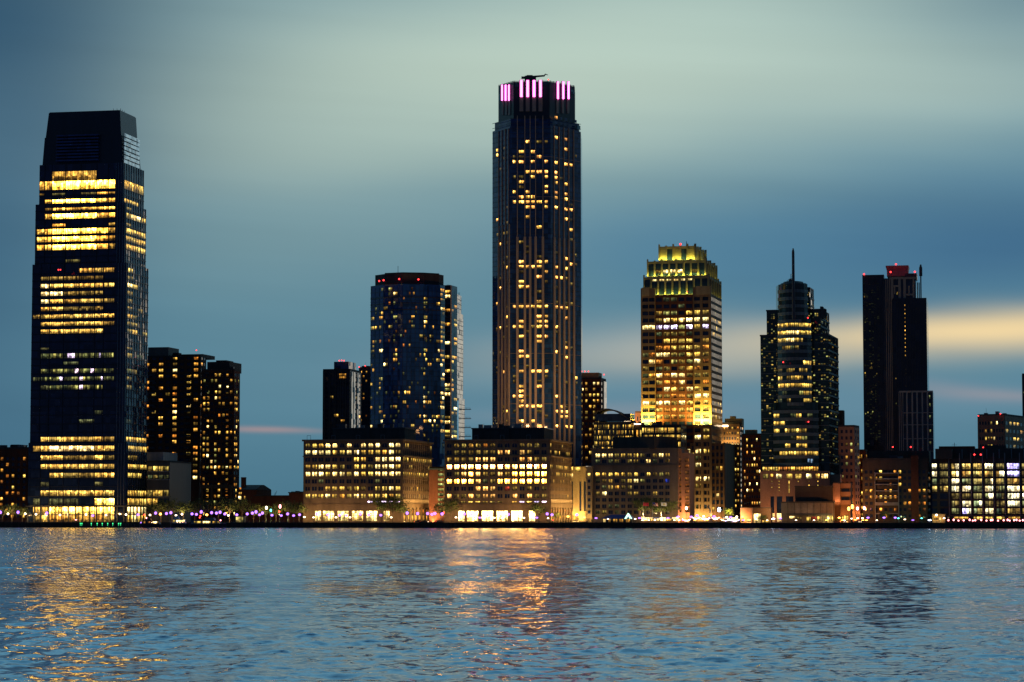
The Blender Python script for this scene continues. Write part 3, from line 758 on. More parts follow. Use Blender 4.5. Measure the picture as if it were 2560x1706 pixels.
# ================================================================== rounded blue glass tower
def blue_tower():
    Y = yat(1040, 190)
    b = Bld('glass_tower', 'rounded blue glass residential tower with scattered lit windows and red roof lights', 'tower', P2(1040, Y + 20))
    z = lambda y: zat(y, Y)
    plan = [(926, 17), (958, 6), (1006, 0), (1058, 2), (1100, 9), (1112, 16)]
    pts = [P2(x, Y + d, 900) for x, d in plan] + [P2(1112, Y + 46, 900), P2(926, Y + 46, 900)]
    b('glazing', 'blue_glass').prism(pts, GZ, z(710))
    top = [P2(x, Y + d + 3, 690) for x, d in ((938, 15), (962, 6), (1006, 1), (1058, 3), (1098, 9), (1109, 15))] + [P2(1109, Y + 42, 690), P2(938, Y + 42, 690)]
    b('crown', 'dark_concrete').prism(top, z(712), z(682))
    lv = [P2(x, Y + d + 4.5, 690) for x, d in ((962, 6), (1006, 1), (1058, 3), (1098, 9))] + [P2(1098, Y + 38, 690), P2(962, Y + 38, 690)]
    b('crown', 'dark_concrete').prism(lv, z(684), z(679))
    b('mast', 'dark_metal').tube((*P2(995, Y + 14, 680), z(682)), (*P2(995, Y + 14, 680), z(660)), .16)
    facets = [Face(pts[k], pts[k + 1]) for k in range(5)]
    zr0, zr1 = z(1118), z(716); rows = rows_even(zr0, zr1, 34, .62)
    prob = {0: (.17, 3), 1: (.09, 4), 2: (.075, 5), 3: (.19, 4), 4: (.38, 1)}
    rr = random.Random(77)
    ledge = b('floor_edges', 'navy_glass'); ml = b('window_lattice', 'black_metal')
    colp = {0: (1.8, .3, 1.5), 1: (.3, 1.3, .8, .7), 2: (.5, 1.2, 1.2, .6, .4), 3: (1.7, .5, .4, 1.9), 4: (1.7,)}
    for k, f in enumerate(facets):
        p, nc = prob[k]; cols = f.even(nc, .84)
        run = None
        for r, (z0, z1) in enumerate(rows):
            ledge.fbox(f, .02, f.w - .02, z0 - .8, z0 - .35, -.05, .22)
            for c, (a, e) in enumerate(cols):
                pp = p * colp[k][c] * (.5 if r < 3 else 1)
                n2 = 2; both = rr.random() < .55; first = rr.random() < pp
                for j in range(n2):
                    a2 = a + (e - a) * j / n2; e2 = a + (e - a) * (j + 1) / n2 - .12
                    lit = first if both or j == 0 else rr.random() < pp
                    if lit: b.win(f, a2, e2, z0, z1, glow(rr.choice('YYAAWDDG')), .09)
                    elif rr.random() < .07: b.win(f, a2, e2, z0, z1, glow('o' if rr.random() < .3 else 'g', .3, 1.4), .09)
            for a, e in cols: ml.fbox(f, a - .14, a + .02, z0 - .4, z1 + .5, 0, .2)
    # mechanical bands
    for yy in (742, 757, 773): 
        for f in facets: b('belt', 'dark_metal').fbox(f, .03, f.w - .03, z(yy + 1.5), z(yy), 0, .4)
    # right wing in two steps, with slim pale glass edge
    q = [P2(1098, Y + 26, 800), P2(1126, Y + 22, 800), P2(1143, Y + 36, 800), P2(1143, Y + 60, 800), P2(1098, Y + 60, 800)]
    b('wing', 'dark_glass').prism(q, GZ, z(705))
    fa, fb = Face(q[0], q[1]), Face(q[1], q[2])
    for f, p in ((fa, .42), (fb, .42)):
        for r, (z0, z1) in enumerate(rows):
            for a, e in f.even(2, .86):
                b.win(f, a, e, z0, z1, glow(rr.choice('AYYWDG')) if rr.random() < p else None, .09)
            ledge.fbox(f, .02, f.w - .02, z0 - .8, z0 - .3, -.05, .2)
    b('edge_fin', 'white_fin').fbox(fb, -.3, .5, GZ, z(706), .1, .9)
    for (x0, x1, yt, yb) in ((1142, 1153, 722, 770), (1142, 1157.5, 770, 990), (1147, 1161.5, 988, 1300)):
        a, c = P2(x0, Y + 38, 900), P2(x1, Y + 56, 900)
        f = Face(a, c)
        b('glass_edge', 'sky_glass').prism([a, c, (c[0], c[1] + 14), (a[0], a[1] + 30)], z(yb) if yb < 1290 else GZ, z(yt))
        for k in range(int((yb - yt) / 11.8)): b('edge_floors', 'grey_metal').fbox(f, .02, f.w, z(yb - 11.8 * k), z(yb - 11.8 * k) + .3, -.05, .2)
    for yy in (1016, 1040, 1063, 1086):
        c = P2(1160, Y + 52, 1000); bl = b.one('balcony', 'grey_metal')
        bl.box((c[0] + 1.5, c[1]), 6, 4, z(yy), z(yy) + .35, 0, .3); bl.box((c[0] + 1.5, c[1]), 6, .15, z(yy) + 1.1, z(yy) + 1.25, 0, .3)
        for s_ in (-2.6, 0, 2.6): bl.box((c[0] + 1.5 + s_, c[1] + s_ * .3), .15, .15, z(yy), z(yy) + 1.1)
    for x in (1118, 1122, 1146, 1149): p = P2(x, Y + 40, 720); b.one('roof_post', 'grey_metal').tube((*p, z(724 if x > 1140 else 707)), (*p, z(718 if x > 1140 else 697)), .15)
    for x, y in ((948, 703), (959, 701), (998, 698), (1046, 699), (1137, 725)): b.beacon(x, y, Y + (1 if x < 1100 else 33), .7)
    b.finish()
blue_tower()
# ================================================================== tallest tower, with lit crown
def tall_tower():
    Y = yat(1340, 170)
    b = Bld('residential_tower', 'tallest slender residential tower with pale vertical fins and a crown of pink light strips', 'skyscraper', P2(1340, Y + 28))
    z = lambda y, d=0: zat(y, Y + d)
    def poly(pl, y): return [P2(x, Y + d, y) for x, d in pl]
    body = [(1231, 22), (1275, 1), (1377, 0), (1453, 24)]; bp = poly(body, 800) + [P2(1456, Y + 60, 800), P2(1231, Y + 60, 800)]
    b('glazing', 'navy_glass').prism(bp, GZ, z(322, 10))
    sh1 = poly([(1237, 22), (1277, 4), (1376, 3), (1448, 25)], 300) + [P2(1451, Y + 54, 300), P2(1237, Y + 54, 300)]
    b('shoulder', 'navy_glass').prism(sh1, z(324, 10), z(302, 12))
    cpq = [(1246, 20), (1284, 4), (1374, 3), (1437, 22)]; cp_ = poly(cpq, 260) + [P2(1438, Y + 48, 260), P2(1246, Y + 48, 260)]
    b('crown', 'black_metal').prism(cp_, z(304, 12), z(205, 4))
    FB = [Face(bp[k], bp[k + 1]) for k in range(3)]; FC = [Face(cp_[k], cp_[k + 1]) for k in range(3)]
    cX, cW = [1285.6, 1303.4, 1319, 1332, 1348, 1365.8], [7, 12.5, 9, 9, 12.5, 7.5]
    rX, rW = [1390.5, 1403.5, 1415, 1427.5, 1440], [7.5, 6, 7.5, 6.5, 5]
    lX, lW = [1243, 1252, 1260.5, 1268.5], [4.5, 4.5, 4, 4]
    C = {}; Rr = {}
    def R4(y): return 160 + y / 3.266
    def R5(y): return 640 + y / 2.24
    for y, cs, rs in ((430, '2', '0'), (543, '', ''), (585, '', '02'), (622, '2', ''), (672, '', '2'), (703, '13', ''), (745, '4', ''), (788, '0135', '023'), (865, '2345', '0'), (905, '35', '0'),
                      (948, '1', '02'), (985, '5', ''), (1028, '025', '02'), (1068, '123', '02'), (1110, '012345', ''), (1152, '235', '023'), (1232, '2', '2'), (1350, '4', '3'), (1560, '013', '')):
        C[R4(y)] = cs; Rr[R4(y)] = rs
    for y, cs, rs in ((8, '', '2'), (35, '145', '3'), (60, '1234', '02'), (88, '5', ''), (115, '4', '01'), (145, '1', ''), (170, '12', ''), (255, '4', ''), (285, '012345', '012'), (340, '45', '2'), (370, '145', ''),
                      (395, '0145', '0'), (450, '145', ''), (478, '4', ''), (508, '', '2'), (535, '1', '0'), (566, '12', '2'), (648, '1345', ''), (685, '', '4'), (730, '14', ''), (757, '1', ''), (785, '01', '0'),
                      (812, '1', ''), (845, '1234', '1'), (877, '', '012'), (902, '', '12'), (930, '13', ''), (957, '4', '023')):
        C[R5(y)] = cs; Rr[R5(y)] = rs
    rowy = [R4(430 + 41.0 * k) for k in range(28)] + [R5(5 + 27.9 * k) for k in range(37)]
    rowy = sorted(rowy); rr = random.Random(4)
    for y in rowy:
        pc = min(C, key=lambda t: abs(t - y)); near = abs(pc - y) < 6.3
        for fi, (f, xs, ws, pat) in enumerate(((FB[1], cX, cW, C), (FB[2], rX, rW, Rr), (FB[0], lX, lW, None))):
            if y < 330 and fi != 1: continue
            for k, (x, w) in enumerate(zip(xs, ws)):
                a, e = f.s(x - w / 2, 800), f.s(x + w / 2, 800)
                if fi == 2: lit = rr.random() < .07
                else: lit = near and str(k) in pat[pc]
                if not lit and rr.random() < (.06 if y < 600 else .11): g = glow('D', .12, .8)
                elif lit: w_ = rr.uniform(.6, 1.25); g = (4.0 * w_, rr.uniform(1.6, 2.1) * w_, .34 * w_)
                else: g = None
                b.win(f, a, e, z(y + 3.6), z(y - 3.6), g, .1)
    # fins: slim above, broad below and warmed by added floods
    fin = b('fin', 'fin_stone')
    for f, xs, ztop in ((FB[1], (1293.5, 1312.3, 1325.5, 1339.2, 1357.6), 292), (FB[2], (1385, 1397.5, 1409.5, 1421.5, 1434), 316), (FB[0], (1247.5, 1256, 1264.5, 1272.5), 322)):
        for x in xs:
            sx_ = f.s(x, 800); wu = .55 if f is not FB[0] else .4; wl = 1.5 if f is FB[1] else 1.15
            if f is FB[0]: wl = .8
            fin.fbox(f, sx_ - wu / 2, sx_ + wu / 2, z(592), z(ztop, 4), 0, .7)
            fin.fbox(f, sx_ - wl / 2, sx_ + wl / 2, GZ, z(592), 0, .9)
            if f is FB[0]: fin.fbox(f, sx_ + .9, sx_ + 1.25, GZ, z(560), 0, .6)
    for y in (392, 492, 640 + 265 / 2.24, 640 + 545 / 2.24, 640 + 828 / 2.24):
        for f in FB[1:]: b('belt', 'fin_stone').fbox(f, .05, f.w - .05, z(y + .7), z(y), 0, .35)
    sdl = b('spandrels', 'black_metal')
    for y in rowy:
        for f in FB: sdl.fbox(f, .04, f.w - .04, z(y + 5.4), z(y + 4.4), -.05, .16)
    # crown
    strips = [(FC[1], x, 200.5, 243) for x in (1303.4, 1319.3, 1335.2, 1351.2)] + [(FC[0], x, 212, 252) for x in (1257.5, 1266.3, 1274.6)] + [(FC[2], x, 204, 248) for x in (1392.8, 1406, 1419.4)]
    for f, x, y0, y1 in strips:
        s0 = f.s(x, 225); dd = f.p2(s0)[1] - Y; hw = .75 if f is FC[1] else .62
        mb = MB(); mb.fbox(f, s0 - hw, s0 + hw, z(y1, dd), z(y0 + 1, dd), .5, 1.0)
        mb.build('light_strip', M['pink_strip'], b.e, b.o)
        cf = b('crown_fin', 'fin_stone'); cf.fbox(f, s0 - hw * 1.7, s0 + hw * 1.7, z(y1 + 36, dd), z(y0, dd), 0, .48)
    for f in FC:
        b('crown_rail', 'grey_metal').fbox(f, 0.05, f.w - .05, z(204, 4), z(203, 4), -.2, .1)
        for k in range(8): t = f.w * (k + .2) / 7.6; b('crown_rail', 'grey_metal').fbox(f, t, t + .25, z(206, 4), z(202, 4), -.2, .12)
    gb = b('crown_glass', 'sky_glass')
    for f, x0, x1, y0, y1 in ((FC[1], 1287, 1297, 203, 216), (FC[1], 1359, 1371, 202, 212), (FC[2], 1426, 1436, 212, 222), (FB[2], 1440, 1450, 301, 311), (FC[0], 1247, 1252, 222, 240)):
        gb.fbox(f, f.s(x0, 230), f.s(x1, 230), z(y1), z(y0), .05, .3)
    # roof maintenance crane
    cr = b('maintenance_crane', 'black_metal'); yy = Y + 22
    def pt(x, y): return (*P2(x, yy, 195), zat(y, yy))
    cr.box(P2(1326, yy, 195), 7.5, 4, zat(204, yy), zat(191, yy)); cr.box(P2(1313, yy, 195), 5, 3, zat(197, yy), zat(192.5, yy)); cr.box(P2(1324, yy, 195), 4, 3, zat(192, yy), zat(189, yy))
    cr.tube(pt(1318, 193.5), pt(1359, 190), .75, .6); cr.tube(pt(1359, 191.5), pt(1364, 185.5), .55, .4); cr.tube(pt(1363, 185.8), pt(1370, 188), .35, .2)
    b.beacon(1371, 199.5, Y + 5, .5)
    b.finish(100, 'navy_glass')
    # pink wash that the strips throw on the crown comes from the strips themselves
    for f, s0, s1, pw, yl, off in ((FB[1], 4, FB[1].w - 4, 24000, 1064, 48), (FB[2], 2, FB[2].w - 2, 20000, 1064, 48), (FB[0], 1, FB[0].w - 1, 6000, 1064, 48)):
        flood(f, s0, s1, zat(yl, Y), off, pw, (1, .50, .19), .45, 2.0)  # added floods hung ahead of the tower, standing in for city glow
tall_tower()

# ================================================================== arcaded riverfront blocks
def arcaded(label, xs, Y, cx, pats, pent, side_p, base_x, seed, wall='tan_stone', tint=None):
    th = TH
    q = frame(*xs, Y, 1200, th)
    f, s = fs(q); rr = random.Random(seed)
    b = Bld('arcaded_block', label, 'office building', ((q[0][0] + q[2][0]) / 2, (q[0][1] + q[2][1]) / 2), 'arcaded office blocks on the quay')
    z = lambda y: zat(y, Y)
    zt = z(1100); b('glazing', 'dark_glass').prism(q, GZ, zt - .2)
    cols = f.cols(cx, 12.6, 1200)
    R3 = lambda y: 640 + y / 2.24
    ry = [R3(v) for v in (1060, 1099, 1139, 1180, 1221, 1262, 1303, 1345)]
    rows = [(z(y + 5.0), z(y + -5.0)) for y in ry]
    b.lattice(f, cols, rows, z(1262), zt, wall, .6, .48)
    # narrow strip floor, then the storefront band
    st = [(z(1257), z(1253.5))]
    # side: tall slim fins
    ns = 15; cs = s.even(ns, .5, .5)
    b.lattice(s, cs, rows, z(1248), zt, wall, .26, .2, spans=False); b.lattice(s, cs, rows, z(1248), zt - .1, 'brown_stone', .16, .13, part='side_spandrels', piers=False, s0=.3, s1=s.w - .3)
    for c, (a, e) in enumerate(cols):
        m_ = (a + e) / 2
        for r, (z0, z1) in enumerate(rows):
            k = pats[r][c] if r < len(pats) and c < len(pats[r]) else '.'
            if r == 0:
                # arched heads
                rad = (e - a) / 2; zc = z1 - rad + .2
                wl = b('wall', wall); arc = [(m_ + rad * math.cos(t), zc + (rad) * math.sin(t)) for t in [math.pi * i / 8 for i in range(9)]]
                for i in range(8):
                    (x0, y0), (x1, y1) = arc[i], arc[i + 1]
                    wl.face([f.pt(x1, .45, y1), f.pt(x0, .45, y0), f.pt(x0, .45, z1 + .3), f.pt(x1, .45, z1 + .3)])
                    wl.face([f.pt(x0, .45, y0), f.pt(x1, .45, y1), f.pt(x1, .05, y1), f.pt(x0, .05, y0)])
            g = None if k == '.' else glow(k, .75, 1.2)
            if g and tint and k in 'WY': g = (g[0] * (13 if k == 'W' else 1.9), g[1] * (7 if k == 'W' else 1.5), g[2] * (4.4 if r == tint else 2))
            b.win(f, a + .15, e - .15, z0, z1, g, .1)
            b('wall', wall).fbox(f, m_ - .12, m_ + .12, z0 - .2, z1 + .2, .08, .25)
        k = pats[8][c] if len(pats) > 8 else '.'
        if k != '.': b.win(f, a, e, *st[0], glow(k), .72)
    for r, (z0, z1) in enumerate(rows):
        for c, (a, e) in enumerate(cs):
            g = glow('Y', .6, 1.1) if rr.random() < side_p[r] else None
            b.win(s, a, e, z0, z1, g, .1)
    # cornices
    co_ = b('cornice', wall)
    for ff in (f, s):
        m0 = 0.0 if ff is f else .02
        co_.fbox(ff, -.8 if ff is f else m0, ff.w + .8, zt - .5, zt + .5, -.6, 1.3 - m0); co_.fbox(ff, -.4 if ff is f else .03, ff.w + .4, z(R3(1120)) - .3, z(R3(1120)) + .3, 0, 1.0 - m0)
        co_.fbox(ff, -.4 if ff is f else .03, ff.w + .4, z(1261), z(1259), -.2, 1.1 - m0)
    # slender roof piers along the side arcade
    for k in range(16): co_.fbox(s, s.w * k / 15.3, s.w * k / 15.3 + .35, z(1248), z(1104), .27, .5)
    # base: solid wall with the big shop windows, arches on the side street
    ba = b('base', wall); zb = z(1278); shopw = 13.5
    sx_ = [f.s(x, 1290) for x in base_x]; hw = [v for v in base_x]
    e = [0]
    spans = []
    for i, x in enumerate(base_x):
        w = 28 if 0 < i < len(base_x) - 1 else 15
        spans.append((f.s(x - w / 2, 1290), f.s(x + w / 2, 1290)))
    edges = [0] + [v for t in spans for v in t] + [f.w]
    for k in range(0, len(edges), 2): ba.fbox(f, edges[k], edges[k + 1], GZ, z(1262), -.1, .7)
    ba.fbox(f, .01, f.w - .01, zb, z(1262) - .01, -.1, .66)
    for (a, e_) in spans:
        g = glow('W', .9, 1.3); q_ = 5.0 if tint else 1.4; b.win(f, a, e_, GZ + .9, zb, (g[0] * q_, g[1] * .9 * q_, g[2] * .75 * q_), .12)
        ba.fbox(f, a, e_, GZ, GZ + .85, -.1, .55)
        for t in (.33, .66): b('shop_frames', 'dark_metal').fbox(f, a + (e_ - a) * t - .1, a + (e_ - a) * t + .1, GZ + .9, zb, .13, .4)
        b('shop_frames', 'dark_metal').fbox(f, a, e_, GZ + 4.1, GZ + 4.35, .135, .38)
    arches = s.even(8, .62, .3); zz1 = z(1287); wl = b('base', wall)
    ed = [0] + [v for t in arches for v in t] + [s.w]
    for k in range(0, len(ed), 2): wl.fbox(s, ed[k], ed[k + 1], GZ, z(1262), -.1, .7)
    wl.fbox(s, .02, s.w - .02, z(1268), z(1248), -.1, .72)
    for a, e_ in arches:
        m_ = (a + e_) / 2; rad = (e_ - a) / 2; zc = z(1268) - rad * 1.5
        arc = [(m_ + rad * math.cos(t), zc + 1.5 * rad * math.sin(t)) for t in [math.pi * i / 8 for i in range(9)]]
        for i in range(8):
            (x0, y0), (x1, y1) = arc[i], arc[i + 1]
            wl.face([s.pt(x1, .6, y1), s.pt(x0, .6, y0), s.pt(x0, .6, z(1268) + .1), s.pt(x1, .6, z(1268) + .1)])
        b.win(s, a, e_, GZ + .4, GZ + 4.2, glow('A'), .1); b.win(s, a, e_, GZ + 4.6, zc + rad, glow('o', 1, 3), .1)
    # rooftop plant
    xl, xr, yp = pent
    a = P2(xl, Y + 20, 1080); dd = 26; w_ = (ux(xr, 1080) * Y - a[0]); c_, s_ = math.cos(th), math.sin(th)
    f3 = Face((a[0], a[1]), (a[0] + w_, a[1] - w_ * math.tan(th)))
    qq = [f3.p2(0), f3.p2(f3.w), f3.p2(f3.w, -dd), f3.p2(0, -dd)]
    b('penthouse', 'roof').prism(qq, zt - .3, z(yp)); b('penthouse', 'dark_metal').prism([f3.p2(-.4, .4), f3.p2(f3.w + .4, .4), f3.p2(f3.w + .4, -dd), f3.p2(-.4, -dd)], z(yp) - .3, z(yp) + .4)
    b('penthouse', 'roof').prism([f3.p2(f3.w * .45, .8), f3.p2(f3.w * .52, .8), f3.p2(f3.w * .52, -1), f3.p2(f3.w * .45, -1)], zt, z(yp - 7))
    ru = random.Random(seed)
    for k in range(7):
        t = f3.w * ru.uniform(.04, .9); hh = ru.uniform(1.2, 2.6); wd = ru.uniform(2, 4.5)
        b.one('roof_unit', ru.choice(('dark_metal', 'grey_metal', 'dark_concrete'))).prism([f3.p2(t, -3), f3.p2(t + wd, -3), f3.p2(t + wd, -6), f3.p2(t, -6)], z(yp) + .3, z(yp) + .4 + hh)
    for k in range(3): p_ = f3.p2(f3.w * ru.uniform(.1, .9), -5); b.one('roof_aerial', 'dark_metal').tube((*p_, z(yp)), (*p_, z(yp) + ru.uniform(3, 6)), .12, .06)
    for k in range(4):
        rl = b.one('roof_ladder', 'grey_metal')
        for t in (0, 2.2):
            p = f.pt(f.w * (.03 + .25 * k) + t, -.7, zt + .4); rl.tube(p, (p[0], p[1], p[2] + 2.6), .1)
        p = f.pt(f.w * (.03 + .25 * k), -.7, zt + 2.9); p2 = f.pt(f.w * (.03 + .25 * k) + 2.2, -.7, zt + 2.9); rl.tube(p, p2, .1)
    b.finish(100)
    flood(s, 0, s.w, GZ + .5, 9, 26000, (1, .62, .2), .25, 1.2)
    flood(s, 0, s.w, z(1258), 3.5, 5000, (1, .66, .22), .2, .6)
    return b
W3 = lambda v: 740 + v / 2.24
W5 = lambda v: 1080 + v / 2.24
arcaded('beige arcaded office block with white-lit arches and a golden side wall, left of its twin', (759, 1005.6, 1079), yat(1005, 20), [W3(v) for v in (66, 104, 140, 178, 217, 258, 298, 338, 377, 418, 457, 496, 534, 571)],
        ['DYYWW.W.WWW.WW', 'WWWWYYWWYYYAWD', '.......YA.WWWWW'[:14], 'DYWWYD.YYDWWWY', 'WWWYWWYWYYWWWW', '..g.......g...', '...YYYDYD.YYWY', 'YYYWYAYWYYYYAY', '.........VVVVV'[:14]], (831, 1010, 1069),
        (.3, .0, .95, .25, .9, .05, .1, .25), [740 + v / 2.24 for v in (124, 183, 264, 345, 425, 507)], 41)
arcaded('beige arcaded office block with one white-lit floor, under the tallest tower', (1112, 1374, 1428), yat(1374, 20), [W5(v) for v in (97, 138, 178, 218, 258, 299, 340, 382, 422, 463, 505, 546, 587, 628)],
        ['.DDADOD...DDD.', '.DDDDDDYY.YD..', 'DDDDYYY...YYDD', 'WWWWWWWWWWWWWW', '.DYWYDDYDWWWWW', 'WWWWYgDWWWWWWW', '....YYY.rD.D.D', 'YDDYDYY..Y.YDD', '..DYYYDD.AVYVV'], (1180, 1361, 1069),
        (.1, .5, .1, .75, .5, .6, .05, .05), [1080 + v / 2.24 for v in (165, 228, 311, 393, 476, 560)], 43, tint=3)

# brick stair tower in the alley between the two blocks
def alley(b, q, f, s):
    Y = q[1][1]
    for k in range(8):
        b.win(f, f.s(1095), f.s(1109), zat(1262 - k * 12.4 + 3.6, Y), zat(1262 - k * 12.4 - 3.6, Y), glow('G', .8, 1.4), .55)
    b('gold_post', 'gold_stone').fbox(f, f.s(1110), f.s(1112.3), GZ, zat(1176, Y), .2, .8)
    b('cornice', 'green_metal').fbox(f, 0, f.w, zat(1175, Y), zat(1171, Y), .3, 1.0)
_, q_al = block('stair_tower', 'orange brick stair tower with greenish lit landings between the arcaded blocks', 'building', (1074, 1113.5, None), 1171, yat(1095, 60), d=22, wall='brick', nf=2, ns=2, nr=8, fw=.02, fh=.3, after=alley)
flood(Face(q_al[0], q_al[1]), 1, 7, GZ + 1, 5, 1500, (1, .5, .2), .1)
# golden stone base of the tallest tower
def goldbase():
    Y = yat(1447, 95); q = frame(1427, 1465, None, Y, 1250, TH, 24); f, s = fs(q)
    b = Bld('tower_base', 'golden floodlit stone annex with tall dark slots at the foot of the tallest tower', 'building', ((q[0][0] + q[2][0]) / 2, (q[0][1] + q[2][1]) / 2))
    z = lambda y: zat(y, Y)
    b('glazing', 'dark_glass').prism(q, GZ, z(1165))
    sl = [(f.s(a), f.s(c)) for a, c in ((1427.5, 1433), (1449, 1454), (1460, 1465))]
    b.lattice(f, sl, [(z(1278), z(1204))], GZ, z(1168), 'gold_stone', .8, .7, s1=f.w + .01)
    b('wall', 'gold_stone').fbox(f, 0, f.w, z(1170), z(1167), .0, 1.1)
    b('wall', 'gold_stone').fbox(s, .01, s.w, GZ, z(1168), -.05, .5)
    for a, c, t, bb, k in ((1427, 1433, 1168, 1178, 'Y'), (1437, 1451, 1168, 1179, 'Y'), (1426, 1433, 1184, 1196, 'W')): b.win(f, max(.1, f.s(a)), f.s(c), z(bb), z(t), glow(k), 1.15)
    b.win(f, f.s(1432), f.s(1448), GZ + .3, GZ + 4, glow('A', 1, 1.3), .9)
    b.finish(); flood(f, 0, f.w, GZ + .5, 5, 7500, (1, .58, .18), .1)
goldbase()
# ================================================================== stepped tower with a floodlit golden crown
def crown_tower():
    th = .25; Y = yat(1778, 130)
    fr = lambda xl, xc, xr, y, dY=0: frame(xl, xc, xr, Y + dY, y, th)
    q = fr(1605, 1779, 1805, 1000); f, s = fs(q)
    b = Bld('crown_tower', 'stepped stone tower with a yellow-green floodlit crown and one white-lit floor', 'skyscraper', ((q[0][0] + q[2][0]) / 2, (q[0][1] + q[2][1]) / 2))
    z = lambda y, d=0: zat(y, Y + d)
    b('glazing', 'dark_glass').prism(q, GZ, z(735))
    cX = [1615.5, 1631.5, 1648.6, 1667.3, 1686, 1704.8, 1724.2, 1744.8, 1766]
    ry = [781] + [799 + 17.33 * k for k in range(28)]
    ryt = [747, 764]
    pat = ['..DGG.YYD', '..DWYWWWW', 'WWVVVGVYV', '..gDDDg..', '...YYYY.D', '..OOYYYDO', 'gOWWDGYYD', '.WO.GDGWo', 'D.gD.DYO.', 'gAWOWWDDD', 'g.DOOW..O', '...WYDWY.', '..DDOODWW', 'WDWWYWYDY', 'g.YOOYYgY', '..YDOYO.Y',
           '.g.....D.', 'D..Y....D', '.......WY', '...g.....', '......WWY', '....g..g.', '......gW.', '.........', '......gWW', '.......D.', '......g..', '.........', '.......g.']
    cols = f.cols(cX, 15, 1000); rows = rows_px(Y, ry, 10.2); rt = rows_px(Y, ryt, 10)
    # centre: recessed dark frame; pavilions: proud pale stone
    sL, sR = f.s(1639.5, 1000), f.s(1735, 1000)
    allrows = rt + rows
    b.lattice(f, cols[2:7], allrows, GZ, z(735), 'dark_brick', .5, .4, s0=sL, s1=sR)
    b.lattice(f, cols[:2], allrows, GZ, z(718), 'tan_stone', 1.9, 1.7, part='pavilion', s0=-.2, s1=sL)
    b.lattice(f, cols[7:], allrows, GZ, z(718), 'tan_stone', 1.9, 1.7, part='pavilion', s0=sR, s1=f.w + .2)
    for r, (z0, z1) in enumerate(rt):
        for c, (a, e) in enumerate(cols): b.win(f, a, e, z0, z1, glow('g') if (r, c) in ((0, 3), (0, 4), (1, 5)) else None, .1)
    for r, (z0, z1) in enumerate(rows):
        for c, (a, e) in enumerate(cols):
            k = pat[r][c]; b.win(f, a, e, z0, z1, None if k == '.' else glow(k), .1 if 2 <= c < 7 else 1.2)
    # side: fine grid
    cs = s.even(9, .6, .2); b.lattice(s, cs, allrows, GZ, z(735), 'brown_stone', .2, .16)
    rr = random.Random(8)
    for r, (z0, z1) in enumerate(rt + rows):
        hot = r in (3, 4, 5, 15, 16, 17)
        for c, (a, e) in enumerate(cs):
            p = .75 if hot else .12
            b.win(s, a, e, z0, z1, glow(rr.choice('DDY' if hot else 'ggD')) if rr.random() < p else None, .1)
    # stepped crown
    L = [((1610, 1771, 1800), 735, 689, 2), ((1619, 1764, 1790), 689, 650, 4), ((1648, 1737, 1763), 650, 614, 8)]
    cm = b('crown', 'gold_stone')
    for i, (xs, yb, yt, d) in enumerate(L):
        qq = fr(*xs, (yb + yt) / 2, d); b('crown_core', 'dark_glass').prism(qq, z(yb + 3, d), z(yt + 2, d)); ff, ss = fs(qq)
        n = (9, 8, 5)[i]; ns_ = (5, 5, 4)[i]
        for face, m_ in ((ff, n), (ss, ns_)):
            for k in range(m_ + 1):
                t = face.w * k / m_; cm.fbox(face, max(0.01 if face is ss else -.3, t - .5), t + .45, z(yb, d), z(yt - (4.6 if k % 2 == 0 else 1.2), d), -.4, .9)
            cm.fbox(face, 0.02, face.w - .02, z(yt + 7, d), z(yt + 1, d), -.3, .5)
            if i == 2:
                for k in range(m_):
                    if k % 2 == 0: cm.fbox(face, face.w * k / m_ + .4, face.w * (k + 1) / m_ - .4, z(yb - 2, d), z(yt + 8, d), -.1, .25)
        if i < 2:
            rw = rows_px(Y + d, (696, 713, 730)[:2] if i == 0 else (677, 661), 9)
            for r, (z0, z1) in enumerate(rw):
                for k in range(n):
                    a, e = ff.w * k / n + .7, ff.w * (k + 1) / n - .7
                    lit = (i == 0 and r == 0 and 1 <= k <= 6) or (i == 1 and r == 0 and k in (2, 3, 4))
                    b.win(ff, a, e, z0, z1, glow('W', .7, 1) if lit else (glow('D') if rr.random() < .3 else None), .1)
        # flood lights on each setback
        flood(ff, 0, ff.w, z(yb - 1, d), 1.4, (3600, 4600, 3400)[i], (.85, .86, .12), .25, .5)
        flood(ss, 0, ss.w, z(yb - 1, d), 1.4, (300, 450, 900)[i], (.85, .86, .12), .25, .5)
    for xs in ((1606, 1624), (1741, 1777)):   # lit corner pavilion tops
        cm.fbox(f, f.s(xs[0], 720), f.s(xs[1], 720), z(737), z(716), .3, 1.95)
    lower = fr(1700, 1812, 1842, 1200, -4)
    b('podium', 'brown_stone').prism(fr(1726, 1812, 1838, 1200, -3), GZ, z(1108))
    fl, sl_ = fs(fr(1726, 1812, 1838, 1200, -3))
    for k in range(9): b('podium', 'brown_stone').fbox(fl, fl.w * k / 8.4, fl.w * k / 8.4 + .9, GZ, z(1108), 0, .6)
    for r in range(10):
        for k in range(8):
            a = fl.w * (k + .18) / 8.4; yy = 1120 + r * 17
            b.win(fl, a, a + fl.w / 8.4 * .75, z(yy + 5), z(yy - 5), glow(rr.choice('WYDA')) if rr.random() < (.5 if r == 3 else .2) else None, .1)
    b('mast', 'dark_metal').tube((*P2(1716, Y + 12, 614), z(616, 8)), (*P2(1716, Y + 12, 614), z(602, 8)), .2)
    b.beacon(1701, 611, Y + 6, .8); b.beacon(1718, 730, Y - 2, .4)
    b.finish(100)
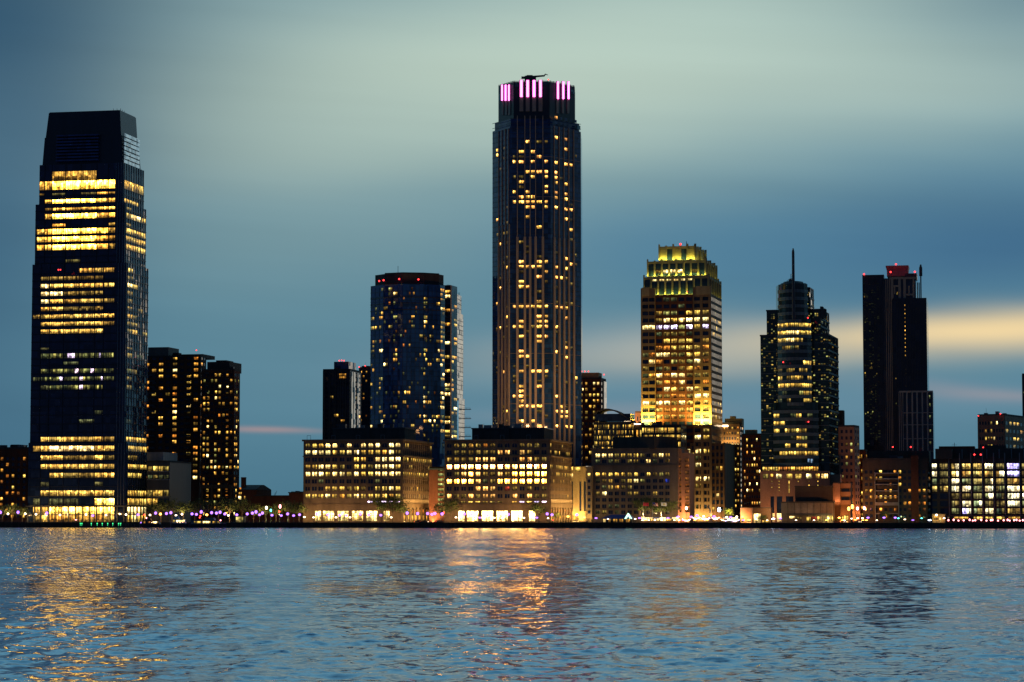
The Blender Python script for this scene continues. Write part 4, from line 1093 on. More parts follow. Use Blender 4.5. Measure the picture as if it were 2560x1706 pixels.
    for a, e, p in ((0, sL, 26000), (sR, f.w, 34000)):
        flood(f, a + .3, e - .3, z(1062), 4.6, p * 1.9, (1, .66, .09), .06, .8)
        b2 = MB(); b2.fbox(f, a, e, z(1066), z(1063.2), 1.9, 6.6); b2.build('light_ledge', M['dark_metal'], b.e, b.o)
    flood(s, 0, s.w, z(1062), 3, 2500, (1, .7, .2), .2, .8)
    flood(f, sR - 10, f.w, GZ + .5, 6, 7000, (1, .7, .2), .12, 1)
    flood(fl, 0, fl.w, GZ + .5, 5, 6500, (1, .6, .2), .12, 1)
crown_tower()

# ================================================================== stepped dark green tower with a mast
def mast_tower():
    Y = yat(1985, 75); th = .27
    b = Bld('mast_tower', 'dark green stepped office tower with a bowed front and a tall rooftop mast', 'skyscraper', P2(1990, Y + 20))
    z = lambda y, d=0: zat(y, Y + d)
    rr = random.Random(12)
    # stepped wings
    steps = [(1902, 2072, 2097, 838, 10), (1918, 2053, 2075, 776, 14), (1947, 2026, 2037, 722, 18)]
    sp = b('spandrels', 'green_metal')
    for xl, xc, xr, yt, d in steps:
        q = frame(xl, xc, xr, Y + d, 1000, th); b('glazing', 'green_glass').prism(q, GZ, z(yt, d)); f, s = fs(q)
        b('roof', 'dark_metal').prism([f.p2(-.3, .3), f.p2(f.w + .3, .3), q[2], q[3]], z(yt, d), z(yt, d) + .9)
        ny = int((1178 - yt) / 18.9)
        for k in range(ny):
            yy = yt + 9 + 18.9 * k
            sp.fbox(s, .02, s.w, z(yy + 9), z(yy + 5), -.05, .25); 
            if d == 10: sp.fbox(f, .02, f.w * .25, z(yy + 8), z(yy + 6.5), -.05, .12); sp.fbox(f, f.w * .76, f.w, z(yy + 8), z(yy + 6.5), -.05, .12)
            # reflections of the opposite shore's lights, imitated by a net of tiny glowing panes
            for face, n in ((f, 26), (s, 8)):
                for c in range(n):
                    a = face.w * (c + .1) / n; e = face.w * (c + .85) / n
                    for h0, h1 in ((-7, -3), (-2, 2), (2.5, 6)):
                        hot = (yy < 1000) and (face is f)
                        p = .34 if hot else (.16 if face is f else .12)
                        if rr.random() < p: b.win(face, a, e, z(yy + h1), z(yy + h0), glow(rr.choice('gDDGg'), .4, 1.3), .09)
    b('gable', 'green_glass').prism(frame(2050, 2062, 2076, Y + 15, 780, th, 8), z(790), z(771, 14)); b('gable', 'green_glass').prism(frame(2050, 2056, 2064, Y + 15, 780, th, 6), z(790), z(766, 14))
    # bowed centre in three widths
    patt = {812: 'YYYYYYYY', 831: 'YYWWWYYY', 849: 'YYWWYD..', 867: '.DDgD...', 906: '......YY', 925: 'D.DD.DD.', 944: 'Y.DDYD.Y', 963: 'YYYYYYYY', 982: '.g...GYY', 1001: 'g.D...YY', 1038: 'Y..gY.g.', 1057: 'YY......', 1076: 'Y.YDYD..', 1095: '...gYG..', 1114: '..Y.YY..', 1133: '.YYYYYYY', 1152: '......C.'}
    for (x0, x1, yt, yb) in ((1948, 2021, 708, 795), (1946, 2029, 795, 1005), (1934, 2045, 1005, 1180)):
        n = 8; bow = 7.0
        arc = [P2(x0 + (x1 - x0) * k / n, Y + 9 - bow * math.sin(math.pi * k / n) ** .8 - (k / n - .5) * 4, 1000) for k in range(n + 1)]
        poly = arc + [(arc[-1][0], Y + 24), (arc[0][0], Y + 24)]
        b('bow', 'green_glass').prism(poly, z(yb), z(yt))
        fcs = [Face(arc[k], arc[k + 1]) for k in range(n)]
        k = 0; yy = 717 if yt < 790 else (793 + 18.9 if yt < 1000 else 1019)
        yy = 736 - 18.9
        while yy < yb:
            if yy > yt + 4:
                pk = min(patt, key=lambda t: abs(t - yy)); on = abs(pk - yy) < 9
                for c, fc in enumerate(fcs):
                    sp.fbox(fc, -.02, fc.w + .02, z(yy + 13.5), z(yy + 5.4), -.05, .5)
                    ch = patt[pk][c] if on else '.'
                    for h in range(2):
                        a, e = fc.w * h / 2 + .1, fc.w * (h + 1) / 2 - .1
                        b.win(fc, a, e, z(yy + 5), z(yy - 4.5), glow(ch) if ch != '.' else None, .1)
            yy += 18.9
    for x0, x1, y0, y1 in ((1953, 2016, 709, 705), (1960, 2008, 705.5, 701)):
        ar = [P2(x0 + (x1 - x0) * k / 8, Y + 10 - 6 * math.sin(math.pi * k / 8) ** .8, 708) for k in range(9)]
        b('bow_roof', 'green_metal').prism(ar + [(ar[-1][0], Y + 22), (ar[0][0], Y + 22)], z(y0), z(y1))
    # mast and aerials
    mp = P2(1983, Y - .5, 650); m_ = b('mast', 'dark_metal')
    m_.tube((*mp, z(800)), (*mp, z(630)), .95, .8, 8); m_.tube((*mp, z(630)), (*mp, z(621.5)), .8, .35, 8)
    ae = b('aerials', 'dark_metal')
    for x, yt in ((1968, 698), (1972, 696), (1977.5, 683), (1979, 694)): p = P2(x, Y + 6, 700); ae.tube((*p, z(709)), (*p, z(yt)), .2)
    ae.ball((*P2(1977, Y + 6, 700), z(700)), 1.5, 8, 5)
    for x, y in ((2020, 795), (1958, 906), (2021, 1055)): b.beacon(x, y, Y + 1, .5)
    # bright refuge floor over the podium
    qf = frame(1906, 2046, None, Y - 2, 1170, th, 20); ff = Face(qf[0], qf[1])
    b('base_floor', 'dark_metal').prism(qf, z(1180), z(1164))
    for k in range(22):
        ch = 'Y' if k < 6 else ('o' if k in (7, 8, 9) else 'A'); b.win(ff, ff.w * k / 22 + .15, ff.w * (k + 1) / 22 - .15, z(1177), z(1167.5), glow(ch, .8, 1.4), .1)
    b.finish(100, 'green_glass')
    # pinkish stone podium
    th2 = .2; Yp = Y - 8
    q = frame(1901, 2075, None, Yp, 1240, th2, 36); f, s = fs(q)
    p = Bld('stone_podium', 'pinkish stone podium with slit windows at the foot of the mast tower', 'building', ((q[0][0] + q[2][0]) / 2, (q[0][1] + q[2][1]) / 2))
    zz = lambda y: zat(y, Yp)
    p('glazing', 'dark_glass').prism(q, GZ, zz(1181))
    s2 = frame(2075, 2101, None, Yp + 3, 1240, th2, 30)
    p('wing', 'pink_stone').prism(s2, GZ, zz(1186))
    wx = [(1908, 1922), (1927, 1934), (1941, 1955), (1966, 1981), (1989, 2004), (2016, 2030), (2039, 2049), (2054, 2070)]
    cols = [(f.s(a), f.s(c)) for a, c in wx]
    p.lattice(f, cols, [(zz(1196), zz(1185))], zz(1196.5), zz(1178), 'pink_stone', .7, .6)
    for c, (a, e) in enumerate(cols): p.win(f, a, e, zz(1196), zz(1185), glow('DAWYYWYW'[c], .8, 1.1), .12)
    slots = [(f.s(a), f.s(c)) for a, c in ((1926.5, 1935.5), (1942, 1956), (1965, 1984))]
    p.lattice(f, slots, [(zz(1283), zz(1241))], GZ, zz(1197), 'pink_stone', .7, .6)
    for x, n in ((1930, 2), (1948, 4), (1973, 9), (1996, 2), (2023, 3), (2045, 3)):
        for k in range(n): yy = 1204 + (30 / max(n, 2)) * k; p.win(f, f.s(x - 1.2), f.s(x + 1.2), zz(yy + 1.6), zz(yy - 1.4), glow('Y'), .78)
    for a, c in ((1926.5, 1936), (1942, 1955)): p.win(f, f.s(a), f.s(c), GZ + .5, zz(1284), glow('W', .7, .9), .75)
    p.finish()
    flood(f, 0, f.w * .45, GZ + 1, 9, 2600, (1, .45, .18), .3, 1)
    # dark theatre-like blocks on the quay
    Yq = yat(2020, 22)
    def dk(name, label, xl, xr, yt, dY, wall, d, after=None):
        qq = frame(xl, xr, None, Yq + dY, 1270, .18, d); bb = Bld(name, label, 'building', ((qq[0][0] + qq[2][0]) / 2, (qq[0][1] + qq[2][1]) / 2))
        fq, sq = fs(qq); zt = zat(yt, Yq + dY); bb('wall', wall).prism(qq, GZ, zt); bb.parapet(qq, zt, .5)
        if after: after(bb, fq, sq, lambda y: zat(y, Yq + dY))
        bb.finish(); return fq
    def aft1(bb, fq, sq, zf):
        for k in range(1, 8): bb('wall', 'dark_concrete').fbox(fq, fq.w * k / 8, fq.w * k / 8 + .25, GZ, zf(1257), -.05, .18)
        bb('canopy', 'dark_metal').fbox(fq, fq.w * .1, fq.w * .98, zf(1287), zf(1284), 0, 3.0)
        for a, c, t, u, k in ((1973, 1987, 1291, 1297, 'W'), (1991, 2003, 1293, 1298, 'D'), (2016, 2026, 1293, 1306, 'Y'), (2028, 2040, 1292, 1303, 'r'), (2043, 2052, 1292, 1305, 'Y'), (2056, 2062, 1292, 1306, 'D'), (2066, 2082, 1290, 1306, 'Y')):
            bb.win(fq, fq.s(a), min(fq.s(c), fq.w - .1), max(zf(u), GZ + .3), zf(t), tuple(v * .8 for v in glow(k)), .12)
    fq = dk('riverside_hall', 'windowless dark riverside hall with a lit canopied entrance below the mast tower', 1953, 2083, 1256.5, 0, 'concrete', 24, aft1)
    flood(fq, fq.w * .72, fq.w, GZ + .4, 4, 700, (1, .68, .25), .3, .6); flood(fq, fq.w * .3, fq.w * .7, zat(1284, Yq), 2.2, 260, (1, .6, .3), .3, .5)
    dk('fly_tower', 'plain dark upper block behind the windowless riverside hall', 1988, 2082, 1217, 14, 'dark_concrete', 20)
    def aft2(bb, fq, sq, zf):
        for k in range(8): bb('ribs', 'pink_stone').fbox(fq, fq.w * k / 8, fq.w * k / 8 + .5, zf(1255), zf(1209), 0, .7)
    f3 = dk('ribbed_block', 'small ribbed pink block right of the windowless riverside hall', 2083, 2101, 1209, 16, 'brown_stone', 20, aft2)
    flood(f3, 0, f3.w, zat(1262, Yq + 16), 3, 900, (1, .4, .15), .2, .5)
    def aft3(bb, fq, sq, zf):
        for yy in (1213, 1234): bb('glazing', 'dark_glass').fbox(fq, .6, fq.w - .5, zf(yy + 18), zf(yy + 9), -.02, .1)
        for yy in (1209, 1230, 1251): bb('bands', 'pink_stone').fbox(fq, -.2, fq.w + .3, zf(yy + 11), zf(yy), -.05, .6)
        bb.win(fq, fq.s(2110), fq.s(2120), GZ + .3, zf(1290), glow('Y'), .7); bb.win(fq, fq.s(2104), fq.s(2108), zf(1300), zf(1292), glow('Y'), .7)
    f4 = dk('banded_block', 'orange-lit stepped building with two dark window bands beside the ribbed block', 2101, 2126, 1209, 20, 'brown_stone', 24, aft3)
    flood(f4, 0, f4.w, GZ + .5, 5, 2600, (1, .38, .1), .2, .8)
mast_tower()

# ================================================================== dark tower with a red roof box (right)
def dark_tower():
    th = .2; Y = yat(2230, 215)
    b = Bld('dark_tower', 'dark ribbed tower with a red-lit roof box and a vertical row of small lights', 'skyscraper', P2(2240, Y + 20))
    z = lambda y, d=0: zat(y, Y + d); rr = random.Random(2)
    def qd(xl, xr, dY, d, y=900): return frame(xl, xr, None, Y + dY, y, th, d)
    qa = qd(2158, 2212, 0, 40); qb = qd(2209, 2292, -3, 36); qc = qd(2233, 2318, -6, 36); qe = qd(2247, 2331.5, -14, 24)
    b('glazing', 'dark_glass').prism(qa, GZ, z(687)); b('glazing', 'dark_glass').prism(qb, GZ, z(696)); b('glazing', 'dark_glass').prism(qc, GZ, z(747))
    fa, fb, fc, fe = (Face(q[0], q[1]) for q in (qa, qb, qc, qe))
    for k in range(16): b('fins', 'black_metal').fbox(fa, fa.w * k / 15.6, fa.w * k / 15.6 + .3, GZ, z(687), 0, .4)
    for k in range(22): b('fins', 'black_metal').fbox(fc, fc.w * k / 21.5, fc.w * k / 21.5 + .35, GZ, z(747), 0, .4)
    pf = b('pale_fins', 'fin_stone')
    for x in (2209.7, 2214.5, 2219.5, 2224.5, 2229, 2233): pf.fbox(fb, fb.s(x) , fb.s(x) + .5, GZ, z(698), 0, .55)
    for x, yt in ((2233, 694), (2252, 694), (2264.5, 694), (2288, 694)): pf.fbox(fb, fb.s(x), fb.s(x) + (1.6 if x != 2288 else 1.1), z(749), z(yt), 0, .8)
    pf.fbox(fb, fb.s(2230), fb.w, z(699), z(694), 0, .83); pf.fbox(fb, fb.s(2233), fb.s(2252), z(718), z(714), 0, .7); pf.fbox(fb, fb.s(2266), fb.s(2288), z(740), z(736), 0, .7)
    for x in (2241, 2277): pf.fbox(fb, fb.s(x), fb.s(x) + .8, z(736), z(716), 0, .6)
    for k in range(13): b.win(fc, fc.s(2266.4), fc.s(2268.8), z(765.5 + 10.4 * k + 2), z(765.5 + 10.4 * k - 2), glow('A', .8, 1.3), .15)
    for k in range(5): b.win(fc, fc.s(2268), fc.s(2270), z(925 + 10.4 * k + 1.5), z(925 + 10.4 * k - 1.5), glow('D', .5, 1), .15)
    for x, y in ((2182, 918), (2183, 921), (2179, 921), (2166, 933), (2182, 909), (2172, 1032), (2183, 1033), (2184, 1030), (2166, 1035), (2182, 980), (2195, 935), (2166, 742), (2243, 948), (2243, 1010), (2248, 736), (2249, 733)):
        b.win(fa if x < 2205 else fc if y > 740 else fb, (fa if x < 2205 else fc if y > 740 else fb).s(x - 1.4), (fa if x < 2205 else fc if y > 740 else fb).s(x + 1.6), z(y + 2), z(y - 2), glow('D' if y < 1000 else 'G', .6, 1.3), .5)
    for k in range(160): 
        x = rr.choice((2164, 2170, 2177, 2184, 2190, 2198)); y = rr.uniform(700, 1110); b.win(fa, fa.s(x), fa.s(x + 4.5), z(y + 3), z(y), glow('g', .05, .35), .14)
    # roof box, red
    qr = frame(2217, 2270, None, Y + 6, 670, th, 14); fr_ = Face(qr[0], qr[1])
    rb = b('roof_box', 'red_panel'); lo = [(x, y, z(686)) for x, y in qr]; qr2 = frame(2214, 2271, None, Y + 5, 660, th, 15)
    rb.prism(qr, z(688), z(673)); rb.hexa([(x, y, z(674)) for x, y in qr], [(x, y, z(664)) for x, y in qr2]); rb.prism(qr2, z(665), z(661.5))
    b('roof_deck', 'dark_metal').prism(qd(2262, 2292, 4, 12, 690), z(697), z(682))
    mp = P2(2302, Y + 2, 700); b('mast', 'dark_metal').tube((*mp, z(748)), (*mp, z(676)), .45); b('mast', 'dark_metal').tube((*mp, z(690)), (*mp, z(668)), 1.1, 1.1); b('mast', 'dark_metal').tube((*mp, z(668)), (*mp, z(661)), .9, .5)
    rw = b('roof_frame', 'dark_metal')
    for x in (2294, 2298): p = P2(x, Y + 2, 720); rw.tube((*p, z(748)), (*p, z(706)), .35)
    # lower gridded block in front
    b('lower_block', 'dark_glass').prism(qe, GZ, z(979, -14))
    g = b('pale_grid', 'white_fin')
    for x in (2247.5, 2252, 2257, 2266, 2279.5, 2291.5, 2304.5, 2317.5): g.fbox(fe, fe.s(x, 1050), fe.s(x, 1050) + (.9 if x > 2260 else .4), GZ, z(979, -14), 0, .7)
    g.fbox(fe, 0, fe.w, z(981, -14), z(977, -14), -.2, .75)
    for y in (1032, 1062, 1097, 1128): g.fbox(fe, fe.s(2257, 1050), fe.w, z(y + 1.1, -14), z(y - .6, -14), 0, .62)
    for y in (995, 1015, 1045, 1080, 1110): b.win(fe, fe.s(2323, 1050), fe.s(2327, 1050), z(y + 4), z(y - 4), glow('g', 1, 2.4), .1)
    for x, y, d in ((2160, 686, -1), (2240, 661, 4), (2226.5, 680.5, 4), (2287, 680, 2)): b.beacon(x, y, Y + d, .7)
    b.finish(60)
    lamp('POINT', (*P2(2243, Y + 2, 660), z(652)), 80, (1, .14, .14), .5); lamp('POINT', (*P2(2226, Y + 1.5, 680), z(680)), 50, (1, .08, .08), .5); lamp('POINT', (*P2(2260, Y + 1.5, 680), z(679)), 50, (1, .06, .08), .5)
M['red_panel'] = wall_mat('red_panel', (.3, .12, .12), .6, .2)
dark_tower()

# sliver of a distant tower at the right frame edge
block('distant_tower', 'dark distant tower cut off by the right frame edge', 'tower', (2557, 2600, 2612), 937, yat(2580, 420), th=.26, ymid=1000, wall='black_metal', nf=5, ns=2, nr=30, fn=rnd(.06, 'GD', 9))

# tan office with small windows (far right)
block('tan_office', 'tan office building with red roof lights behind the bright-windowed riverside office', 'office building', (2446, 2512, 2700), 1038, yat(2500, 200), th=.5, ymid=1100, wall='pink_stone', nf=9, ns=22, nr=13, fw=.6, fh=.42, par=.8,
      fn=rnd(.22, 'YADW', 14, (.2, .7, 1.2, .8, 1.8, 1, 1.3)), fns=rnd(.5, 'YYDA', 15), beacons=[(2446, 1040), (2501, 1035), (2458, 1119)], cap=80, ytop_r=1048)

# bright riverside office with a grid of large windows
def bright_office():
    Y = yat(2440, 20); th = .22
    q = frame(2331, 2620, None, Y, 1250, th, 36); f, s = fs(q)
    b = Bld('riverside_office', 'grey riverside office with a grid of large bright windows above red lanterns', 'office building', ((q[0][0] + q[2][0]) / 2, (q[0][1] + q[2][1]) / 2))
    z = lambda y: zat(y, f.Y if False else Y)
    b('glazing', 'dark_glass').prism(q, GZ, zat(1146, Y))
    ry = [1165.5, 1184.7, 1203.5, 1222, 1240.5, 1259.5, 1278]
    # the facade runs away to the left: heights are set on its own plane
    wins = [(2331, 2343), (2350, 2370), (2379, 2398), (2406, 2427), (2434, 2455), (2463, 2483), (2491, 2511), (2519, 2549), (2556, 2580), (2588, 2610)]
    pat = ['WDYYYWDVYD', 'WDYAYAAVDY', 'GDWGYDYADD', 'YDWWGWDWYD', '..DDDGgWWD', '..DWGDDWGY', '..GVGWgAYG']
    cols = [(f.s(a), f.s(c)) for a, c in wins]; rows = [(z(y + 6.8), z(y - 6.8)) for y in ry]
    b.lattice(f, cols, rows, z(1288), z(1146), 'dark_concrete', .7, .5)
    for k, (a, e) in enumerate(cols[2:]): b('columns', 'grey_metal').fbox(f, a - 1.5, a - 1.0, z(1290), z(1132), .6, 1.2)
    rr = random.Random(6)
    for r, (z0, z1) in enumerate(rows):
        for c, (a, e) in enumerate(cols):
            k = pat[r][c]
            if k == '.': b.win(f, a, e, z0, z1, None, .1); continue
            m_ = a + (e - a) * rr.choice((.5, .62, .4))
            for (u, v, kk) in ((a, m_ - .1, k), (m_ + .1, e, k if rr.random() < .6 else rr.choice('GDYW'))):
                g = glow(kk, .7, 1.25); b.win(f, u, v, z0, z1, (g[0] * .85, g[1] * 1.0, g[2] * 1.6), .1)
    # set-back attic and roof plant
    at = frame(2372, 2620, None, Y + 5, 1140, th, 28); b('attic', 'dark_concrete').prism(at, z(1147), z(1120)); fa = Face(at[0], at[1])
    for k in range(8): b('attic_ribs', 'grey_metal').fbox(fa, fa.w * k / 8 + .3, fa.w * k / 8 + .8, z(1146), z(1122), 0, .5)
    b('attic', 'dark_concrete').prism(frame(2338, 2380, None, Y + 8, 1130, th, 20), z(1147), z(1121))
    b('roof_plant', 'dark_brick').prism(frame(2347, 2436, None, Y + 14, 1120, th, 16), z(1122), z(1114)); b('roof_plant', 'dark_concrete').prism(frame(2462, 2515, None, Y + 12, 1120, th, 16), z(1122), z(1112))
    am = P2(2386, Y + 16, 1110); b('aerials', 'dark_metal').tube((*am, z(1115)), (*am, z(1105)), .14); b('aerials', 'dark_metal').box((am[0], am[1]), 3, .2, z(1111), z(1110.4))
    # ground arcade, glowing behind
    for a, c in ((2384, 2420), (2434, 2455), (2463, 2483), (2491, 2511), (2520, 2549), (2560, 2600)): b.win(f, f.s(a), f.s(c), z(1299), z(1292.5), tuple(v * .7 for v in glow('Y', 1, 1.2)), .15)
    b('awning', 'dark_metal').fbox(f, f.s(2366), f.w, z(1291), z(1288.5), -.05, 4)
    b('plinth', 'dark_brick').fbox(f, f.s(2366), f.w, GZ, z(1301), 0, .6)
    for x, y in ((2436, 1137), (2452, 1137)): b.beacon(x, y, Y + 2, .6)
    b.finish(100)
bright_office()

# dark brick apartments with balconies left of it
def bal(b, q, f, s):
    Y = q[1][1]
    for x in (2187.5, 2246): b('posts', 'grey_metal').fbox(f, f.s(x), f.s(x) + .4, GZ, zat(1180, Y), .5, 1.9)
    for y in (1182, 1196, 1210, 1226, 1241, 1256, 1283): b.one('balcony', 'grey_metal').fbox(f, f.s(2188), f.s(2246), zat(y + (8 if y == 1256 else 2.6), Y), zat(y, Y), .4, 1.7)
    b('penthouse', 'dark_concrete').prism(frame(2172, 2280, None, Y + 10, 1140, .22, 18), zat(1152, Y), zat(1126, Y))
    b('end_wall', 'dark_brick').fbox(f, f.s(2279), f.s(2297), GZ, zat(1139, Y), .2, 1.3)
    b('end_wall', 'dark_concrete').prism(frame(2279, 2322, None, Y + 3, 1140, .22, 20), zat(1180, Y), zat(1127, Y))
block('balcony_apartments', 'low dark apartment building with orange windows and long balconies below the dark tower', 'apartment block', (2158, 2318, None), 1150, yat(2260, 22), th=.22, d=30, wall='dark_concrete', nf=13, ns=3, nr=8, fw=.6, fh=.5,
      fn=rnd(.34, 'OAOoAY', 17), beacons=[(2232, 1118), (2277, 1118)], after=bal, ytop_r=1172)

# orange-lit corner building behind the mast tower
_, qb_ = block('corner_building', 'orange-lit brown building with small square windows right of the mast tower', 'office building', (2098, 2136, 2148), 1067, yat(2120, 95), th=.34, ymid=1150, wall='pink_stone', nf=3, ns=2, nr=14, fw=.5, fh=.5,
      fn=rnd(.18, 'YADG', 19), cap=40)
fo, so_ = fs(qb_); flood(fo, 0, fo.w, GZ + 1, 5, 6500, (1, .36, .09), .12, 1); flood(so_, 0, so_.w, GZ + 1, 5, 5000, (1, .36, .09), .12, 1)
block('dark_annex', 'dark narrow building seen between the mast tower and the orange-lit corner building', 'building', (2088, 2108, 2112), 1030, yat(2100, 160), th=.3, wall='dark_concrete', nf=3, ns=1, nr=15, fn=rnd(.05, 'C', 2))
block('street_building', 'dark building with a few orange windows between the corner building and the dark tower', 'building', (2145, 2164, 2168), 1128, yat(2155, 140), th=.3, wall='dark_brick', nf=3, ns=1, nr=9, fn=rnd(.45, 'YAOA', 3), cap=30)

# ================================================================== mid-distance buildings left of and behind the crown tower
def goldtop(b, q, f, s):
    Y = q[1][1]
    b('crown', 'gold_stone').prism(frame(1440, 1497, 1500, Y + 4, 940, TH, 12), zat(950, Y), zat(931, Y))
    fc = Face(*frame(1440, 1497, 1500, Y + 4, 940, TH, 12)[:2]); flood(fc, 0, fc.w, zat(949, Y), 2.5, 9000, (1, .66, .2), .3, .6)
    b('side_glass', 'sky_glass').fbox(s, s.w * .45, s.w, zat(1090, Y), zat(952, Y), .1, .7)
block('gold_top_tower', 'apartment tower with a gold-lit roof behind the tallest tower', 'apartment tower', (1440, 1502, 1514.5), 948, yat(1480, 290), ymid=1050, wall='dark_brick', nf=6, ns=3, nr=24, fw=.62, fh=.5, fn=rnd(.72, 'YAYDWY', 21, (1, .4, 1.1, .5, 1, .9)),
      fns=rnd(.05, 'D', 1), after=goldtop, beacons=[(1510, 937), (1462, 929), (1471, 929)], cap=100)
def curve_roof(b, q, f, s):
    Y = q[1][1]; n = 10
    rf = b('curved_roof', 'roof')
    for k in range(n):
        t0, t1 = f.w * k / n, f.w * (k + 1) / n
        h = lambda t: zat(1052, Y) + 7.5 * math.sin(math.pi * min(1, max(0, .12 + .88 * t / f.w)) ** .8)
        rf.hexa([(*f.p2(t0, .6), h(t0) - .8), (*f.p2(t1, .6), h(t1) - .8), (*f.p2(t1, -16), h(t1) - .8), (*f.p2(t0, -16), h(t0) - .8)], [(*f.p2(t0, .6), h(t0)), (*f.p2(t1, .6), h(t1)), (*f.p2(t1, -16), h(t1)), (*f.p2(t0, -16), h(t0))])
    b('gable_wall', 'dark_glass').prism([f.p2(1, 0), f.p2(f.w - 1, 0), f.p2(f.w - 1, -14), f.p2(1, -14)], zat(1053, Y), zat(1053, Y) + 4.5)
    b('roof_box', 'roof').prism([f.p2(f.w * .35, -3), f.p2(f.w * .5, -3), f.p2(f.w * .5, -8), f.p2(f.w * .35, -8)], zat(1050, Y), zat(1036, Y))
block('glitter_building', 'low glass building with a curved roof glittering with tiny golden panes', 'building', (1484, 1580, 1584), 1056, yat(1540, 90), ymid=1080, wall='black_metal', core='dark_glass', nf=30, ns=2, nr=17, fw=.72, fh=.7, dp=.12, fn=rnd(.62, 'YDYAD', 25), after=curve_roof, cap=20, par=.2)  # lit panes imitate city lights reflected in the glass
def pl(b, q, f, s): b('cornice_lights', 'lamp_white').fbox(f, f.w * .15, f.w * .9, zat(1061, q[1][1]), zat(1059.5, q[1][1]), .5, .9)
block('link_building', 'small dark building with a bright cornice between the two glittering buildings', 'building', (1553, 1608, 1610), 1062, yat(1580, 110), ymid=1080, wall='brown_stone', nf=6, ns=1, nr=6, fn=rnd(.2, 'DA', 26), after=pl)
block('roof_block', 'plain brown block against the left foot of the crown tower', 'building', (1589, 1607, 1610), 1032, yat(1600, 180), ymid=1080, wall='brown_stone', nf=2, ns=1, nr=12, fn=rnd(.02, 'D', 27))
block('glitter_building', 'square glass building glittering with golden panes at the foot of the crown tower', 'building', (1604, 1703, 1716), 1063, yat(1700, 80), ymid=1080, wall='black_metal', core='dark_glass', nf=30, ns=3, nr=13, fw=.72, fh=.7, dp=.12, fn=rnd(.72, 'YYDYAD', 28), fns=lambda c, r: None, cap=20, par=.2)  # its golden glow is painted reflection, made as small lit panes
def tw(b, q, f, s):
    Y = q[1][1]
    b('crown', 'gold_stone').prism(frame(1812, 1855, 1858, Y + 3, 1050, TH, 10), zat(1064, Y), zat(1046, Y)); b('light_strip', 'lamp_white').fbox(f, f.w * .02, f.w * .42, zat(1067, Y), zat(1063, Y), .5, .9)
    b('roof_lantern', 'gold_stone').prism(frame(1825, 1838, 1840, Y + 4, 1050, TH, 5), zat(1047, Y), zat(1040, Y))
_, qt = block('stone_tower', 'warm-lit stone tower with a bright cornice strip right of the crown tower', 'tower', (1800, 1850, 1859), 1060, yat(1830, 170), ymid=1150, wall='brown_stone', nf=7, ns=2, nr=18, fw=.55, fh=.5, fn=rnd(.4, 'YADOA', 29), after=tw, cap=80)
ft, st_ = fs(qt); flood(ft, 0, ft.w, zat(1110, qt[1][1]), 3, 3500, (1, .65, .2), .2, .6)
def tw2(b, q, f, s): b('roof_lantern', 'gold_stone').prism(frame(1862, 1890, 1893, q[1][1] + 4, 1080, TH, 8), zat(1090, q[1][1]), zat(1074, q[1][1]))
block('window_tower', 'dark brick tower with rows of orange windows left of the mast tower', 'tower', (1857, 1903, 1909), 1088, yat(1880, 120), ymid=1150, wall='dark_brick', nf=7, ns=2, nr=13, fw=.55, fh=.45, fn=rnd(.5, 'YAOWA', 30), after=tw2, cap=80)

